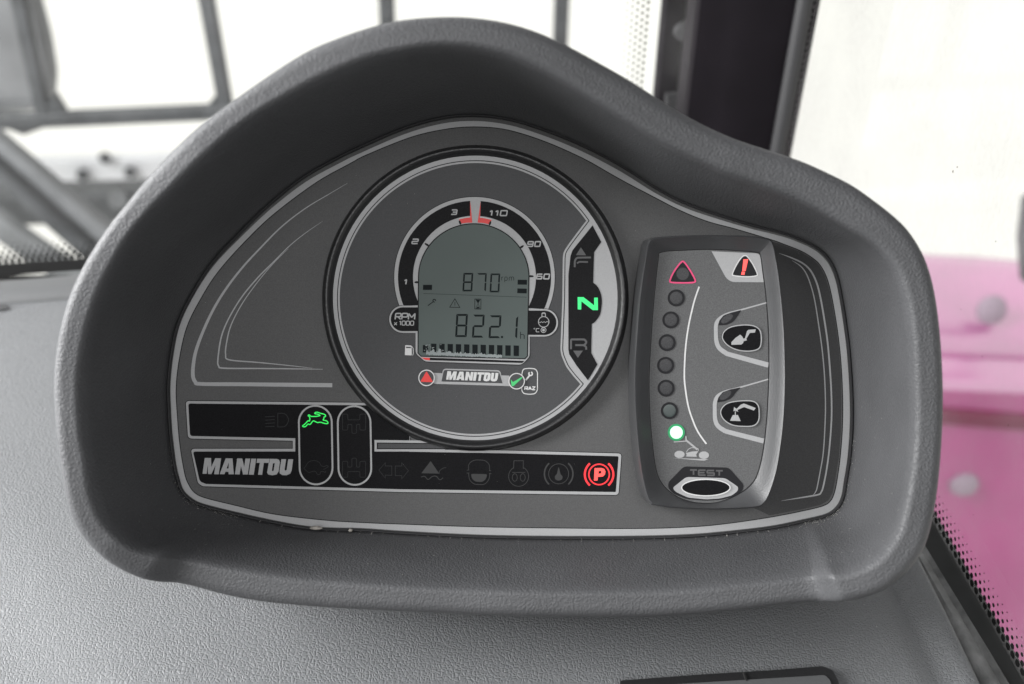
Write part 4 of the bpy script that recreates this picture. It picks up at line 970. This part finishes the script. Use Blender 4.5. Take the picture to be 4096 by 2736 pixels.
tri = sm(cE([(1255,314),(1290,335),(1345,415),(1388,510),(1375,535),(1300,546),(1205,543),(1130,532),(1118,508),(1160,415),(1215,335)]), True, 5)
il = MB().fill(tri, zm + 8e-5).build('warning_light', m_lens, li); tag(il, 'triangular lamp with lit red exclamation mark')
ms(MB().stroke(offset(tri, -2), 4.5, zm + 1.2e-4, True), 'triangle_outline', m_white, il)
b = MB(); b.fill(cE([(1238,360),(1288,357),(1260,481),(1226,480)]), zm + 1.3e-4); b.fill(cE([(1221,487),(1254,489),(1248,521),(1215,519)]), zm + 1.3e-4); ms(b, 'exclamation_mark', g_hot, il)
# vehicle pictogram
b = MB(); b.fill(ell(*cG([(570,830)])[0], 20.5, 14.5, n=30), zm + 5e-5); b.fill(ell(*cG([(825,838)])[0], 20.5, 15, n=30), zm + 5e-5)
b.fill(cG([(640,852),(645,832),(636,815),(700,800),(768,795),(745,830),(750,855)]), zm + 5e-5); b.stroke(cG([(758,780),(642,684)]), 7.5, zm + 5e-5); b.stroke(cG([(645,690),(510,700)]), 4, zm + 5e-5); b.stroke(cG([(640,690),(636,640)]), 5.5, zm + 5e-5)
b.stroke(sm(cG([(640,808),(665,775),(700,760),(740,764)]), False, 5), 3, zm + 5e-5); b.stroke(sm(cG([(740,765),(765,772),(768,792)]), False, 4), 3, zm + 5e-5); b.fill(cG([(495,868),(870,880),(878,878),(830,895),(790,893)]), zm + 5e-5); ms(b, 'vehicle_symbol', m_silver)
# test button
tz = zs - 0.0001
b = MB(); b.fill(rp(cG([(615,955),(1085,968),(1240,1145),(1235,1200),(1165,1265),(1000,1305),(840,1313),(640,1296),(500,1240),(450,1175),(455,1120)]), 14), tz + 3e-5); tb_ = b.build('test_button', m_lens, li)
ms(MB().fill(rp(cG([(640,1066),(1048,1078),(1183,1170),(1180,1210),(1120,1258),(1000,1290),(850,1300),(660,1282),(530,1222),(497,1180)]), 12), tz + 9e-5), 'test_surround', m_silver, tb_)
c_ = cG([(845,1177)])[0]; b = MB(); b.prism(ell(*c_, 96, 32, n=48), tz, tz + 0.0005, bev=0.0003); tk = ms(b, 'test_key', m_black, tb_)
ms(MB().stroke(ell(*c_, 97, 33, n=56), 4.5, tz + 0.00058, True), 'key_ring', m_white, tb_)
ms(text(MB(), 'TEST', *cG([(672, 984)])[0], *cG([(1030, 1052)])[0], 6.5, tz + 1.2e-4, 0, .25, .15, None, 0.03), 'test_lettering', mat('test_ink', (0.09, 0.09, 0.092), 0.5, 0.2), tb_)

# ------------------------------------------------------------------ crumbs and dust
def lump(name, u, v, z, rx, ry, rz_, m_, label, cat):
    c = P(u, v, z); b = MB(); rr = random.Random(int(u)); rings = []
    for i in range(9):
        th = pi * i / 8; rings.append([c + Vector((rx * sin(th) * cos(2 * pi * j / 16) * rr.uniform(.8, 1.15), ry * sin(th) * sin(2 * pi * j / 16) * rr.uniform(.8, 1.15), rz_ * cos(th))) for j in range(16)])
    b.rings(rings); b.f = [f[::-1] for f in b.f]; tag(b.build(name, m_, smooth=True, ang=180), label, cat, 'crumbs of dried mud')
lump('mud_crumb', 1264, 2112, 0.0035, 0.0022, 0.0007, 0.0009, m_mud, 'larger pale crumb of dried mud caught on the lower edge of the gauge panel', 'crumb')
lump('mud_crumb', 1402, 2121, 0.0030, 0.0008, 0.0006, 0.0006, m_mud, 'tiny pinkish crumb on the lower panel edge, right of the larger crumb', 'crumb')
rr = random.Random(11); b = MB()
def speck(c, r_):
    n = len(b.v); b.v += [c + Vector(d) * r_ for d in ((1, 0, 0), (0, 1, 0), (-1, 0, 0), (0, -1, 0), (0, 0, 1), (0, 0, -1))]
    b.f += [(n, n + 1, n + 4), (n + 1, n + 2, n + 4), (n + 2, n + 3, n + 4), (n + 3, n, n + 4), (n + 1, n, n + 5), (n + 2, n + 1, n + 5), (n + 3, n + 2, n + 5), (n, n + 3, n + 5)]
Minv = M.inverted()
for k in range(420):                                       # dust caught along the lower panel edge
    i = rr.randrange(int(n * 0) + 3 * NS + 8, 9 * NS - 10); q = min(1, abs(rr.gauss(0, .05))) + 0.02
    p = P0[i].lerp(P1[i], q); p = p + (P1[i] - P0[i]).cross(Vector((0, 0, 1))) * 0
    speck(M @ (p + Vector((0, 0.0002, 0.0002))), rr.uniform(0.00005, 0.00013))
for k in range(150):
    i = rr.randrange(3 * NS, 9 * NS); q = rr.uniform(.05, .95); p = P0[i].lerp(P1[i], q) ; o_ = P1[i] - P0[i]; o_.z = 0
    p = p + o_ * (-0.10 * sin(pi * q)); speck(M @ p, rr.uniform(0.00005, 0.00013))
for k in range(160):
    u, v = rr.uniform(0, 3600), rr.uniform(2300, 2736); q = RZ(u, v, ZD); speck(Vector((q.x, q.y, hgt(q.x, q.y))), rr.uniform(0.00005, 0.00014))
for k in range(120):
    u, v = rr.uniform(760, 3300), rr.uniform(560, 2090); speck(M @ P(u, v, 0.0003 if (u - GC[0]) ** 2 + (v - GC[1]) ** 2 > 615 ** 2 else zf + 0.0005), rr.uniform(0.00003, 0.00008))
tag(b.build('dust', m_dust, space='W'), 'fine pale dust specks on the dark plastic', 'dust', kind='stuff')
